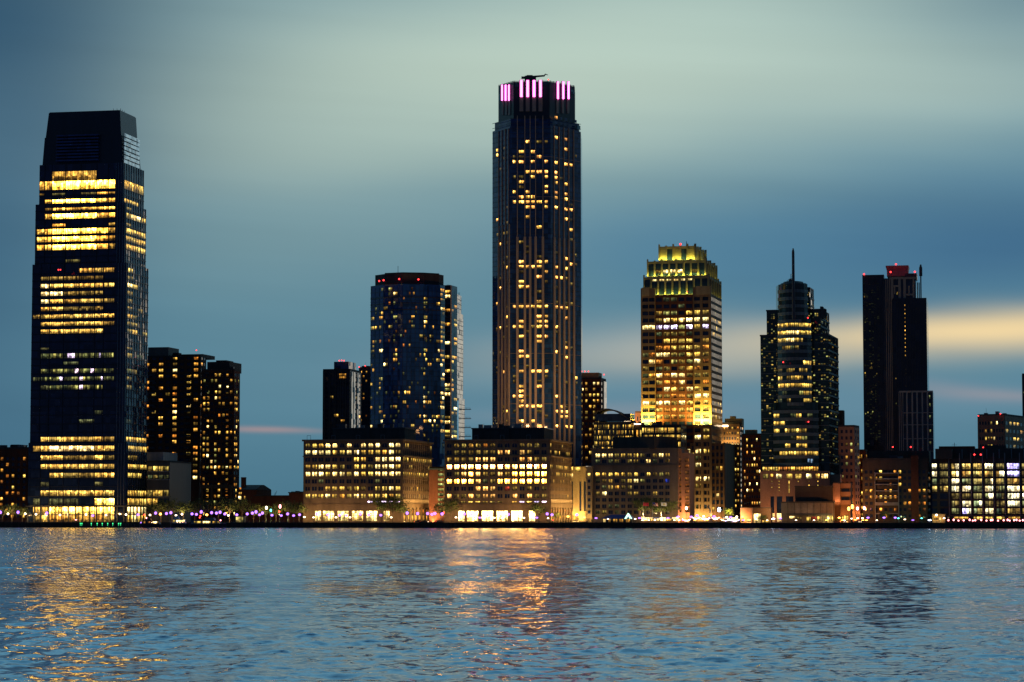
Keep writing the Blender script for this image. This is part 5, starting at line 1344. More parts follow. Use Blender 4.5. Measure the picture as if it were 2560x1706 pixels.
# grey stone riverside block with few lit windows
def grey_block():
    Y = yat(1690, 30); q = frame(1479, 1695, 1722, Y, 1220, TH); f, s = fs(q)
    b = Bld('grey_block', 'grey stone riverside block with few lit windows behind the flagpoles', 'office building', ((q[0][0] + q[2][0]) / 2, (q[0][1] + q[2][1]) / 2))
    z = lambda y: zat(y, Y); rr = random.Random(18)
    b('glazing', 'dark_glass').prism(q, GZ, z(1121))
    cx = [1440 + v / 2.063 for v in (113, 146, 179, 211, 244, 277, 310, 343, 374, 408, 440, 472)]
    ry = [1138.5, 1153, 1186, 1202.5, 1218.5, 1234, 1250, 1266, 1281]
    cols = f.cols(cx, 11, 1220); rows = [(z(y + 4.4), z(y - 4.6)) for y in ry]
    pat = ['WWWDYDYD.DWY', 'g.gD.DD.Wg.D', 'YYYYYYY.YDGD', 'gDY.DYWG...B', '.gYADD......', 'DW...DY..Y..', '............', '..gg...g....', 'gD.g.....g..']
    b.lattice(f, cols, rows, GZ, z(1121), 'grey_stone', .6, .5)
    for r, (z0, z1) in enumerate(rows):
        for c, (a, e) in enumerate(cols):
            k = pat[r][c]; g = None if k == '.' else glow(k)
            if g: g = tuple(v * .8 for v in g)
            b.win(f, a, e, z0, z1, g, .1); m_ = (a + e) / 2; b('window_grilles', 'dark_metal').fbox(f, m_ - .1, m_ + .1, z0, z1, .1, .2)
            if r == 2:
                rad = (e - a) / 2; zc = z1 - rad + .3; arc = [(m_ + rad * math.cos(t), zc + rad * math.sin(t)) for t in [math.pi * i / 8 for i in range(9)]]
                for i in range(8): b('wall', 'grey_stone').face([f.pt(arc[i + 1][0], .46, arc[i + 1][1]), f.pt(arc[i][0], .46, arc[i][1]), f.pt(arc[i][0], .46, z1 + .4), f.pt(arc[i + 1][0], .46, z1 + .4)])
    for y in (1122, 1164, 1275): b('cornice', 'grey_stone').fbox(f, -.5, f.w + .5, z(y), z(y - 1.8), -.3, 1.2)
    cs = s.even(3, .5, .3); b.lattice(s, cs, rows, GZ, z(1121), 'pink_stone', .24, .18); b.grid(s, cs, rows, lambda c, r: None)
    for y in (1122, 1164, 1275): b('cornice', 'grey_stone').fbox(s, .02, s.w + .4, z(y), z(y - 1.8), -.3, 1.18)
    # golden left flank and its annex
    l = frame(1466, 1479.5, None, Y + 6, 1220, TH, 18); b('flank', 'gold_stone').prism(l, GZ, z(1166)); fl = Face(l[0], l[1])
    for y in (1187, 1203, 1219, 1234, 1250, 1266, 1281): b.win(fl, fl.w * .25, fl.w * .75, z(y + 4), z(y - 4), glow('Y') if y == 1187 else None, .12)
    a = P2(1532, Y + 20, 1100); f3 = Face(a, (P2(1631, Y + 20, 1100)[0], a[1] - 20)); qq = [f3.p2(0), f3.p2(f3.w), f3.p2(f3.w, -22), f3.p2(0, -22)]
    b('penthouse', 'dark_concrete').prism(qq, z(1122), z(1091))
    b.finish(80)
    flood(fl, 0, fl.w, GZ + .5, 4, 1300, (1, .62, .2), .15, .6); flood(s, 0, s.w, GZ + .5, 5, 5200, (1, .4, .14), .12, .8)
    # orange side tower
    q2 = frame(1694, 1724, None, Y + 3, 1220, TH, 20); f2 = Face(q2[0], q2[1])
    o = Bld('orange_stair_tower', 'orange-lit stone tower with stacked window bays at the right end of the grey block', 'building', ((q2[0][0] + q2[2][0]) / 2, (q2[0][1] + q2[2][1]) / 2))
    o('wall', 'pink_stone').prism(q2, GZ, z(1135)); o('wall', 'pink_stone').prism([f2.p2(f2.w * .0, .4), f2.p2(f2.w * .36, .4), f2.p2(f2.w * .36, -12), f2.p2(0, -12)], GZ, z(1122))
    for k in range(9):
        yy = 1150 + 15.8 * k
        for a_, e_ in ((.04, .32), (.64, .97)):
            o.win(f2, f2.w * a_, f2.w * e_, z(yy + 5), z(yy - 4), glow('o', .6, 1.2), .52); o('bay_sills', 'pink_stone').fbox(f2, f2.w * a_ - .1, f2.w * e_ + .1, z(yy + 6.4), z(yy + 5), 0, .9)
    o.parapet(q2, z(1135), .6, mat='pink_stone', part='cornice')
    o.finish(); flood(f2, 0, f2.w, GZ + .5, 5, 6500, (1, .40, .13), .1, .8)
grey_block()
# ================================================================== trees along the promenade
M['leaf'] = wall_mat('tree_leaves', (.06, .085, .022), .8, .45)
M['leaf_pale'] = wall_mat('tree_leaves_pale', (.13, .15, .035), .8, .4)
def make_tree(seed, h, w, leafmat, dens=1.0):
    rr = random.Random(seed); e = empty('promenade_tree', (0, 0, 0))
    tr = MB(); top = h * .45
    tr.tube((0, 0, 0), (rr.uniform(-.2, .2), 0, top), .22, .14, 7)
    tips = []
    for k in range(11):
        a = k * 2.4 + rr.uniform(-.4, .4); z0 = top * rr.uniform(.6, 1); r = w * .5 * rr.uniform(.45, .95); zt = h * rr.uniform(.55, .97)
        tip = (r * math.cos(a) * (1.25 - zt / h * .6), r * math.sin(a) * (1.25 - zt / h * .6), zt)
        mid = (tip[0] * .45, tip[1] * .45, z0 + (zt - z0) * .6)
        tr.tube((0, 0, z0), mid, .1, .07, 5); tr.tube(mid, tip, .07, .03, 5); tips += [tip, tip, ((tip[0] + mid[0]) / 2, (tip[1] + mid[1]) / 2, (tip[2] + mid[2]) / 2)]
    tr.build('trunk', M['bark'], e)
    cr = MB()
    for k in range(int(620 * dens)):
        c = rr.choice(tips); s = rr.uniform(.18, .42)
        p = np.array([c[0] + rr.gauss(0, w * .10), c[1] + rr.gauss(0, w * .10), c[2] + rr.gauss(0, h * .065)])
        u = np.array([rr.gauss(0, 1) for _ in range(3)]); u /= np.linalg.norm(u); v = np.cross(u, [rr.gauss(0, 1) for _ in range(3)]); v /= np.linalg.norm(v)
        cr.face([p - u * s, p - v * s * .6, p + u * s, p + v * s * .6])
    cr.build('crown', leafmat, e)
    return e
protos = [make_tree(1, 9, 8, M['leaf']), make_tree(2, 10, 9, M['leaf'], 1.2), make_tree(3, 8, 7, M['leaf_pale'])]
used = [False] * 3
def place_tree(x, ytop, kind, label, back=9.0, sw=1.0):
    Y = yat(x, back); h0 = (9, 10, 8)[kind]
    o = protos[kind] if not used[kind] else copy_tree(protos[kind]); used[kind] = True
    sc = (zat(ytop, Y) - GZ) / h0
    X = ux(x, 1290) * Y; o.location = (X, shore(X) + back, GZ); o.scale = (sc * sw, sc * sw, sc); o.rotation_euler = (0, 0, R.uniform(0, 6.28))
    tag(o, label, 'tree', 'trees along the promenade')
TREES = [(6, 1266, 0, 'dark tree cut by the left frame edge before the low apartment block'), (30, 1262, 1, 'dark tree in front of the orange-windowed apartments, second from the left edge'),
    (56, 1268, 0, 'dark tree between the left apartments and the glass tower lobby'), (378, 1258, 0, 'tree at the right end of the bright glass tower lobby'), (402, 1252, 1, 'tall tree before the low grey office wing'),
    (430, 1250, 0, 'tree before the blank brick foot of the taller apartment tower'), (458, 1256, 1, 'tree behind the lit ferry cabin'), (487, 1252, 0, 'tree behind the bow of the dark moored ferry'),
    (516, 1249, 1, 'tree behind the middle of the dark moored ferry'), (546, 1254, 0, 'tree behind the stern of the dark moored ferry'), (574, 1246, 1, 'tall tree left of the small lit kiosk'),
    (606, 1248, 1, 'tall tree directly behind the small lit kiosk'), (634, 1262, 0, 'small tree right of the small lit kiosk'), (664, 1266, 2, 'pale tree lit from below beside the teal lamp'),
    (690, 1262, 0, 'tree before the long low shed'), (722, 1254, 1, 'broad tree before the dark stepped brick building'), (748, 1256, 0, 'tree at the left corner of the first arcaded block'),
    (948, 1246, 1, 'tree before the last shop windows of the first arcaded block'), (982, 1242, 1, 'tall tree at the right front corner of the first arcaded block'), (1006, 1256, 0, 'small tree at the foot of the first golden side wall'),
    (1102, 1256, 0, 'tree in the alley between the two arcaded blocks'), (1128, 1250, 1, 'tree at the left corner of the second arcaded block'), (1344, 1256, 0, 'tree before the last shop windows of the second arcaded block'),
    (1392, 1282, 2, 'small green tree before the golden arches of the second arcaded block'), (1600, 1250, 1, 'dark tree left of the red flag'), (1626, 1244, 1, 'tall dark tree behind the striped flag'),
    (1652, 1250, 0, 'dark tree behind the pale flag'), (1676, 1254, 1, 'dark tree at the right end of the grey stone block'), (1822, 1272, 2, 'bright yellow-green tree beside the cool white flood lamp'),
    (1906, 1288, 0, 'small dark tree before the pink podium'), (2212, 1280, 2, 'small pale tree on the lawn before the balcony apartments'), (2092, 1296, 0, 'low dark tree right of the riverside hall')]
for i, (x, yt, k, lb) in enumerate(TREES): place_tree(x, yt, k, lb, 9.0 + (i * 37 % 5) * .8, 1.0 if x not in (1906, 2092) else 1.9)

# ================================================================== lamps
LK = {'V': ('lamp_violet', .82, 'violet-white'), 'W': ('lamp_white', .6, 'warm white'), 'O': ('lamp_orange', .75, 'orange'), 'P': ('lamp_pink', .65, 'pink'), 'R': ('lamp_red', .45, 'red'), 'T': ('lamp_teal', .55, 'teal'), 'C': ('lamp_cool', .9, 'cool white')}  # violet and white globes widened to take in their bloom
def make_lamp(k):
    e = empty('street_lamp', (0, 0, 0)); m, r, _ = LK[k]
    p = MB(); p.tube((0, 0, 0), (0, 0, .5), .16, .1, 8); p.tube((0, 0, .5), (0, 0, 4.6), .09, .06, 8); p.build('pole', M['black_metal'], e)
    c = MB(); c.tube((0, 0, 4.5), (0, 0, 4.75), .12, .26, 8); c.tube((0, 0, 5 + r - .16), (0, 0, 5 + r + .1), .3, .06, 8); c.build('cap', M['black_metal'], e)
    g = MB(); g.ball((0, 0, 4.75 + r * .75), r, 10, 7); g.build('globe', M[m], e, smooth=True)
    return e
LP = {}; cnt = {}
ORD = 'first second third fourth fifth sixth seventh eighth ninth tenth'.split()
def place_lamp(x, y, k, back, label):
    Y = yat(x, back); X = ux(x, 1290) * Y
    if k not in LP: LP[k] = make_lamp(k); o = LP[k]
    else: o = copy_tree(LP[k])
    h = zat(y, Y) - GZ; o.location = (X, shore(X) + back, GZ); o.scale = (1, 1, max(.3, h / 5.2))
    for ch in o.children:
        if ch.name.startswith('globe') or ch.name.startswith('cap'): pass
    tag(o, label, 'street lamp', LK[k][2] + ' lamps on the promenade'); return o
ZONES = [  # (x0, x1, place)
    (-10, 72, 'before the left-edge apartments'), (72, 372, 'before the glass tower lobby'), (372, 462, 'before the low office wing'), (462, 575, 'above the moored ferry'), (575, 665, 'around the small kiosk'),
    (665, 758, 'before the low dark shed'), (758, 1006, 'before the first arcaded block'), (1006, 1080, 'before the first golden arches'), (1080, 1125, 'at the alley between the arcaded blocks'),
    (1125, 1374, 'before the second arcaded block'), (1374, 1476, 'before the second golden arches'), (1476, 1610, 'beside the blue-roofed pavilion'), (1610, 1700, 'below the flagpoles'), (1700, 1850, 'around the market umbrellas'),
    (1850, 1955, 'before the pink podium'), (1955, 2086, 'before the riverside hall'), (2086, 2180, 'at the orange-lit street end'), (2180, 2330, 'on the lawn before the balcony apartments'), (2330, 2600, 'before the riverside office')]
LAMPS = [(90, 1286, 'W'), (150, 1288, 'W'), (215, 1287, 'W'), (265, 1288, 'W'), (315, 1287, 'W'), (345, 1288, 'V'), (232, 1290, 'V'), (375, 1288, 'W'), (440, 1289, 'W'), (592, 1288, 'V'), (618, 1286, 'V'), (734, 1290, 'V'), (820, 1288, 'V'), (866, 1290, 'V'),
 (1180, 1288, 'V'), (1218, 1289, 'V'), (1290, 1288, 'V'), (1255, 1296, 'W'), (1420, 1292, 'O'), (1460, 1294, 'O'), (1490, 1296, 'V'), (1520, 1298, 'W'), (1588, 1298, 'W'), (1712, 1300, 'O'), (1737, 1301, 'O'), (1752, 1299, 'O'), (1768, 1300, 'O'), (1806, 1300, 'O'), (1834, 1299, 'O'),
 (1856, 1293, 'O'), (1872, 1300, 'O'), (1890, 1298, 'W'), (1918, 1301, 'W'), (1990, 1301, 'W'), (2035, 1302, 'W'), (2066, 1301, 'O'), (2098, 1295, 'O'), (2106, 1303, 'O'), (2138, 1300, 'O'), (2166, 1302, 'O'), (2192, 1301, 'W'), (2262, 1299, 'W'), (2360, 1296, 'W'),
 (1, 1282, 'V'), (20, 1285, 'W'), (45, 1282, 'V'), (63, 1285, 'W'), (117, 1284, 'V'), (190, 1308, 'P'),
 (361, 1287, 'R'), (389, 1284, 'V'), (401, 1286, 'O'), (416, 1285, 'V'), (427, 1283, 'V'), (455, 1286, 'W'), (480, 1286, 'V'), (491, 1287, 'V'), (503, 1281, 'V'), (529, 1283, 'V'), (541, 1284, 'V'), (550, 1282, 'V'), (562, 1286, 'V'), (571, 1289, 'W'), (501, 1290, 'R'), (517, 1288, 'O'),
 (631, 1284, 'V'), (640, 1281, 'V'), (649, 1288, 'V'), (656, 1284, 'V'), (677, 1276, 'T'), (680, 1289, 'V'), (666, 1270, 'W'), (700, 1267, 'P'), (698, 1279, 'R'), (703, 1290, 'V'), (719, 1286, 'V'), (749, 1288, 'V'), (761, 1293, 'W'), (792, 1286, 'V'), (784, 1294, 'W'), (840, 1294, 'W'), (849, 1289, 'V'), (875, 1294, 'W'), (901, 1286, 'V'),
 (922, 1288, 'V'), (952, 1289, 'V'), (978, 1294, 'W'), (1018, 1284, 'V'), (1044, 1285, 'V'), (1069, 1285, 'V'), (1080, 1287, 'V'), (1087, 1285, 'V'), (1105, 1286, 'V'), (1110, 1281, 'R'), (1140, 1294, 'W'), (1161, 1286, 'V'), (1200, 1295, 'V'),
 (1271, 1287, 'V'), (1236, 1295, 'W'), (1310, 1295, 'W'), (1342, 1295, 'V'), (1368, 1286, 'V'), (1380, 1288, 'V'), (1370, 1296, 'W'), (1382, 1306, 'R'), (1442, 1288, 'V'),
 (1599, 1296, 'V'), (1606, 1303, 'W'), (1622, 1303, 'W'), (1637, 1302, 'W'), (1654, 1303, 'W'), (1670, 1296, 'V'), (1686, 1304, 'W'), (1695, 1293, 'V'), (1698, 1304, 'W'), (1709, 1302, 'V'), (1716, 1271, 'W'),
 (1728, 1293, 'V'), (1743, 1290, 'V'), (1759, 1291, 'W'), (1785, 1292, 'V'), (1798, 1276, 'C'), (1817, 1293, 'W'), (1827, 1294, 'V'), (1842, 1292, 'W'), (1825, 1303, 'C'), (1858, 1303, 'V'),
 (1933, 1298, 'C'), (1951, 1297, 'V'), (2131, 1268, 'O'), (2144, 1272, 'P'), (2161, 1271, 'P'), (2122, 1273, 'O'), (2129, 1297, 'W'), (2144, 1296, 'W'), (2156, 1296, 'W'), (2170, 1295, 'V'), (2111, 1310, 'W'), (2157, 1310, 'O'),
 (2210, 1295, 'V'), (2238, 1295, 'V'), (2246, 1296, 'T'), (2282, 1311, 'V'), (2304, 1296, 'T'), (2324, 1310, 'C'), (2341, 1288, 'W')]
zk = {}
for x, y, k in LAMPS:
    zi = [z for z in ZONES if z[0] <= x < z[1]][0]; zk.setdefault((zi[2], k), []).append((x, y))
for (pl, k), lst in zk.items():
    lst.sort()
    for i, (x, y) in enumerate(lst):
        lb = f'{LK[k][2]} globe lamp {pl}' if len(lst) == 1 else f'{LK[k][2]} globe lamp {pl}, {ORD[i]} from the left'
        place_lamp(x, y, k, 3.0 + (x * 7 % 4), lb)
def fill_light(x, y, pw, c, back=3.2):   # added fill lamps imitating the glow of lamps nearby, turned to the buildings
    Y = yat(x, back); d_ = Vector((0, -1, -.12)).normalized()
    lamp('AREA', (*P2(x, Y, 1290), zat(y, Y)), pw, c, (1.6, .8), Vector((0, 0, 1)).rotation_difference(d_), name='added_fill')
for x in (20, 63, 120, 250, 401, 455, 571, 640, 700, 761, 840, 940, 1010, 1044, 1105, 1140, 1271, 1342, 1400, 1442, 1606, 1654, 1698, 1743, 1785, 1842, 1930): fill_light(x, 1287, 1500, (1, .62, .24), 5)
for x in (2122, 2131, 2146): fill_light(x, 1270, 2400, (1, .34, .07), 6)
fill_light(2240, 1296, 300, (.8, 1, .4)); fill_light(2300, 1300, 500, (.9, 1, .3)); fill_light(1822, 1280, 500, (1, .9, .2), 6)
fill_light(1860, 1296, 900, (1, .45, .12), 5); fill_light(2060, 1296, 500, (1, .7, .3)); fill_light(690, 1300, 500, (.9, .9, .25)); fill_light(660, 1300, 400, (.9, .9, .25)); fill_light(720, 1300, 300, (.9, .9, .3))

# red lanterns on the railing before the bright office
def make_lantern():
    e = empty('red_lantern', (0, 0, 0)); p = MB(); p.tube((0, 0, 0), (0, 0, 1.15), .05, .05, 6); p.build('post', M['black_metal'], e)
    g = MB(); g.ball((0, 0, 1.55), .42, 8, 6, 0, 1.15); g.build('globe', M['lamp_pink'], e, smooth=True); return e
pl_ = None; xs_ = [2371, 2384, 2396, 2409, 2424, 2432, 2438, 2453, 2466, 2477, 2481, 2495, 2509, 2519, 2524, 2535, 2541, 2549, 2557]
OW = 'first second third fourth fifth sixth seventh eighth ninth tenth eleventh twelfth thirteenth fourteenth fifteenth sixteenth seventeenth eighteenth nineteenth'.split()
for i, x in enumerate(xs_):
    Y = yat(x, 6); X = ux(x, 1290) * Y; o = make_lantern() if i == 0 else copy_tree(pl_); pl_ = pl_ or o
    o.location = (X, shore(X) + 6, GZ); o.scale = (1, 1, 1 + .15 * math.sin(i * 2.1))
    tag(o, f'pinkish red lantern on the railing before the riverside office, {OW[i]} from the left', 'lantern', 'red lanterns before the riverside office')
for x in (2390, 2440, 2490, 2540): fill_light(x, 1301, 120, (1, .2, .12), 5)

# ================================================================== boats and piers (in the river before the quay)
def boat(name, label, x0, x1, ytop, spec, cat='boat', back=-7, bow=1):
    Y = yat((x0 + x1) / 2, back); X = ux((x0 + x1) / 2, 1300) * Y; L = (ux(x1, 1300) - ux(x0, 1300)) * Y; H = zat(ytop, Y)
    e = empty(name, (X, Y, 0), -math.atan(.22) * 1); tag(e, label, cat)
    W_ = max(3.2, L * .24); hb = H * .34
    hull = MB(); n = 12; lo, hi = [], []
    def prof(t): return W_ / 2 * min(1, (1 - abs(t)) * 3.0) ** .6 if t * bow > 0 else W_ / 2 * (.85 if abs(t) > .98 else 1)
    ts = [-1 + 2 * k / n for k in range(n + 1)]
    for sgn in (-1, 1):
        for t in (ts if sgn < 0 else ts[::-1]):
            w = max(.05, prof(t)); lo.append((t * L / 2 * .95, sgn * w * .8, -.5)); hi.append((t * L / 2, sgn * w, hb + .25 * H * .3 * max(0, t * bow) ** 2))
    hull.hexa(lo, hi); hull.build('hull', M[spec['hull']], e)
    c = MB(); a0, a1 = -L * .42, L * .34 * 1.0
    if bow < 0: a0, a1 = -L * .34, L * .42
    zc = hb; zd = H * .66
    c.hexa([(a0, -W_ * .4, zc), (a1, -W_ * .4, zc), (a1, W_ * .4, zc), (a0, W_ * .4, zc)], [(a0 + .4, -W_ * .38, zd), (a1 - 1.2, -W_ * .38, zd), (a1 - 1.2, W_ * .38, zd), (a0 + .4, W_ * .38, zd)])
    c.hexa([(a0 - .6, -W_ * .46, zd), (a1 - .3, -W_ * .46, zd), (a1 - .3, W_ * .46, zd), (a0 - .6, W_ * .46, zd)], [(a0 - .6, -W_ * .46, zd + .18), (a1 - .6, -W_ * .46, zd + .18), (a1 - .6, W_ * .46, zd + .18), (a0 - .6, W_ * .46, zd + .18)])
    c.build('cabin', M[spec['cabin']], e)
    w2 = MB(); m0 = a0 + (a1 - a0) * (.45 if bow > 0 else .15); m1 = m0 + (a1 - a0) * .36
    w2.hexa([(m0, -W_ * .3, zd + .18), (m1, -W_ * .3, zd + .18), (m1, W_ * .3, zd + .18), (m0, W_ * .3, zd + .18)], [(m0 + .3, -W_ * .28, H * .93), (m1 - .8, -W_ * .28, H * .93), (m1 - .8, W_ * .28, H * .93), (m0 + .3, W_ * .28, H * .93)])
    w2.build('wheelhouse', M[spec['cabin']], e)
    ms = MB(); ms.tube((m0 + .8, 0, H * .9), (m0 + .8, 0, H * 1.25), .08, .05); ms.tube((m0 + .2, 0, H * 1.1), (m0 + 1.4, 0, H * 1.1), .05); ms.build('mast', M['grey_metal'], e)
    for i, (t0, t1, k) in enumerate(spec['wins']):
        mb = MB(); u, v = a0 + (a1 - a0) * t0, a0 + (a1 - a0) * t1; yy = -W_ * .405; za, zb = zc + (zd - zc) * .25, zc + (zd - zc) * .82
        mb.face([(u, yy, za), (v, yy, za), (v, yy + .03, zb), (u, yy + .03, zb)], 0, glow(k, .9, 1.2), [(0, 0), (v - u, 0), (v - u, zb - za), (0, zb - za)]); mb.build('window', M['lit'], e)
    for (t, zf, mat) in spec.get('lights', ()):
        mb = MB(); mb.ball((a0 + (a1 - a0) * t, -W_ * .3, H * zf), .38, 8, 5); mb.build('navigation_light', M[mat], e)
    return e
boat('ferry_boat', 'dark ferry with three lit yellow cabin windows moored before the brick apartment towers', 470, 570, 1293, dict(hull='hull_dark', cabin='grey_metal', wins=[(.12, .36, 'Y'), (.42, .68, 'W'), (.75, .86, 'Y'), (.9, .99, 'D')], lights=[(1.02, .7, 'lamp_pink'), (.3, .95, 'lamp_red')]), 'ferry', -9)
boat('tour_boat', 'small dark tour boat with blue and red lights moored beside the tower lobby', 345, 408, 1294, dict(hull='hull_dark', cabin='dark_metal', wins=[(.1, .2, 'A'), (.35, .5, 'O'), (.6, .9, 'W')], lights=[(-.05, .5, 'lamp_violet'), (.25, .95, 'lamp_pink'), (.8, .55, 'lamp_violet'), (.45, .5, 'lamp_white'), (.55, .5, 'lamp_white')]), 'boat', -8, -1)
boat('white_ferry', 'white-lit ferry with a tall bright cabin between the tour boat and the dark ferry', 424, 470, 1288, dict(hull='hull_dark', cabin='hull_white', wins=[(.05, .18, 'Y'), (.3, .95, 'W')], lights=[(.4, .42, 'lamp_pink'), (.6, .42, 'lamp_white'), (.8, .42, 'lamp_pink')]), 'ferry', -8, -1)
fill_light(447, 1292, 120, (1, .8, .6), -4)
# floating dock with green lights before the tower
def dock():
    X0, X1 = ux(196, 1310) * yat(196, -6), ux(335, 1310) * yat(335, -6)
    e = empty('floating_dock', ((X0 + X1) / 2, shore((X0 + X1) / 2) - 6, 0), -math.atan(.22)); tag(e, 'long low floating dock with a row of green lights before the tower lobby', 'dock')
    L = X1 - X0; m = MB(); m.box((0, 0), L, 4, -.3, 1.1); m.build('deck', M['dark_concrete'], e)
    r = MB()
    for k in range(20): r.tube((-L / 2 + L * k / 19, 1.8, 1.1), (-L / 2 + L * k / 19, 1.8, 2.3), .05)
    r.tube((-L / 2, 1.8, 2.3), (L / 2, 1.8, 2.3), .05); r.build('railing', M['grey_metal'], e)
    for x in (202, 206, 230, 245, 258, 272, 285, 300, 305):
        xx = (ux(x, 1309) * yat(x, -6) - (X0 + X1) / 2); b_ = MB(); b_.tube((0, 0, 0), (0, 0, 1.2), .06); b_.ball((0, 0, 1.4), .32, 8, 5)
        o = b_.build('dock_light', M['lamp_green'], e); o.location = (xx, -1.6, 1.1)
    p = MB()
    for k in range(6): p.tube((-L / 2 + L * (k + .5) / 6, 2.2, -3), (-L / 2 + L * (k + .5) / 6, 2.2, 4), .3, .3, 8)
    p.build('mooring_piles', M['bark'], e)
dock()
# ================================================================== small riverside structures
def kiosk():
    Y = yat(599, 5); b = Bld('kiosk', 'small kiosk with a lit yellow front right of the moored ferry', 'kiosk', P2(599, Y)); q = frame(588, 610, None, Y, 1290, TH, 4)
    f = Face(q[0], q[1]); z = lambda y: zat(y, Y)
    b('wall', 'dark_metal').prism(q, GZ, z(1291.5)); b('roof', 'roof').prism([f.p2(-.5, .6), f.p2(f.w + .5, .6), f.p2(f.w + .5, -4.4), f.p2(-.5, -4.4)], z(1291.5), z(1290.3))
    b.win(f, f.w * .08, f.w * .92, z(1306), z(1292.5), (.75, .6, .17), .1)
    for t in (.3, .5, .7): b('mullions', 'dark_metal').fbox(f, f.w * t, f.w * t + .12, GZ, z(1292.5), .1, .25)
    b.finish()
kiosk()
def pavilion():
    Y = yat(1560, 6); q = frame(1506, 1580, None, Y, 1290, TH, 9); f = Face(q[0], q[1]); z = lambda y: zat(y, Y)
    b = Bld('pavilion', 'riverside pavilion with a dark blue roof and a green neon gable', 'restaurant', ((q[0][0] + q[2][0]) / 2, (q[0][1] + q[2][1]) / 2))
    b('wall', 'dark_metal').prism(q, GZ, z(1297)); lo = [f.p2(-1, 1.2), f.p2(f.w + .6, 1.2), f.p2(f.w + .6, -9.5), f.p2(-1, -9.5)]
    hi = [f.p2(f.w * .25, -3.5), f.p2(f.w * .9, -3.5), f.p2(f.w * .9, -5), f.p2(f.w * .25, -5)]
    b('roof', 'canvas_blue').hexa([(x, y, z(1297)) for x, y in lo], [(x, y, z(1287)) for x, y in hi])
    for k, (a, e) in enumerate(((.02, .11), (.2, .28), (.36, .5), (.56, .7), (.78, .93))):
        kk = 'WAAAA'[k]; b.win(f, f.w * a, f.w * e, GZ + .4, z(1298), glow(kk, 1, 1.4), .1); b('mullions', 'dark_metal').fbox(f, f.w * (a + e) / 2 - .08, f.w * (a + e) / 2 + .08, GZ, z(1298), .1, .2); b('mullions', 'dark_metal').fbox(f, f.w * a, f.w * e, z(1302.5), z(1302), .11, .19)
    x0, xm, x1 = f.s(1563, 1290), f.s(1571.5, 1290), f.s(1580, 1290)
    g = b('gable', 'canvas_blue'); a_, m_, c_ = f.pt(x0, 1.3, z(1297.5)), f.pt(xm, 1.3, z(1284)), f.pt(x1, 1.3, z(1297.5)); off = f.n
    bk = lambda p: (p[0] - off[0] * 4, p[1] - off[1] * 4, p[2])
    g.face([a_, m_, bk(m_), bk(a_)]); g.face([m_, c_, bk(c_), bk(m_)]); g.face([a_, c_, m_])
    n_ = b('neon_outline', 'neon')
    for p, r in ((a_, m_), (m_, c_)): n_.tube((p[0], p[1] - .3, p[2]), (r[0], r[1] - .3, r[2]), .26, .26, 6)
    pt = lambda x, y: (*f.p2(f.s(x, 1290), 1.6), z(y))
    n_.tube(pt(1566.5, 1297), pt(1571.5, 1288.5), .18); n_.tube(pt(1571.5, 1288.5), pt(1576.5, 1297), .18)
    b.finish()
    # slatted screen left of it
    q2 = frame(1464, 1504, None, yat(1485, 5), 1300, TH, 1); f2 = Face(q2[0], q2[1]); s_ = Bld('slat_fence', 'row of tall pale slats forming a fence left of the blue-roofed pavilion', 'fence', q2[0])
    m_ = s_('slat_panel', 'tan_stone')
    for k in range(22): m_.fbox(f2, f2.w * k / 22, f2.w * k / 22 + .2, GZ, zat(1297 + (k % 3) * .5, f2.Y), 0, .2)
    m_.fbox(f2, 0, f2.w, GZ + .3, GZ + .5, -.1, -.004); m_.fbox(f2, 0, f2.w, GZ + 2.2, GZ + 2.4, -.1, -.004); s_.finish(); fill_light(1485, 1303, 60, (1, .8, .4), 2.2)
pavilion()
def flag(x, ytop, yb, label, paint):
    Y = yat(x, 6); X, Yy = P2(x, Y, 1280); h = zat(ytop, Y) - GZ
    e = empty('flagpole', (X, Yy, GZ)); tag(e, label, 'flagpole', 'flagpoles on the promenade')
    p = MB(); p.tube((0, 0, 0), (0, 0, h), .11, .06, 8); p.ball((0, 0, h + .1), .16, 8, 5); p.build('pole', M['grey_metal'], e)
    fl = MB(); w, hh, n = 3.1, 1.9, 12; rows = 13
    def P(i, j):
        u = i / n; return (u * w, .28 * math.sin(u * 6.5 + 1) * u ** .5, h - .25 - hh * (1 - j / rows) - .25 * u * u)
    for i in range(n):
        for j in range(rows): fl.face([P(i, j), P(i + 1, j), P(i + 1, j + 1), P(i, j + 1)], paint(i / n, j))
    fl.build('flag', [M['flag_red'], M['flag_white'], M['flag_blue'], M['flag_yellow']], e)
for n_, c_ in (('flag_red', (.55, .03, .05)), ('flag_white', (.7, .7, .66)), ('flag_blue', (.04, .06, .28)), ('flag_yellow', (.6, .5, .12))): M[n_] = wall_mat(n_ + '_cloth', c_, .8, .1)
flag(1608, 1255.5, 1294, 'flagpole flying a plain red flag, left of the striped flag', lambda u, j: 0)
flag(1631, 1255.5, 1294, 'flagpole flying a red and white striped flag with a blue corner', lambda u, j: 2 if (u < .42 and j >= 6) else j % 2)
flag(1653, 1255.5, 1294, 'flagpole flying a pale flag with a yellow centre, right of the striped flag', lambda u, j: 3 if (.25 < u < .7 and 3 < j < 10) else 1)
for x in (1612, 1640, 1660): fill_light(x, 1284, 90, (1, .9, .7), 2.5)

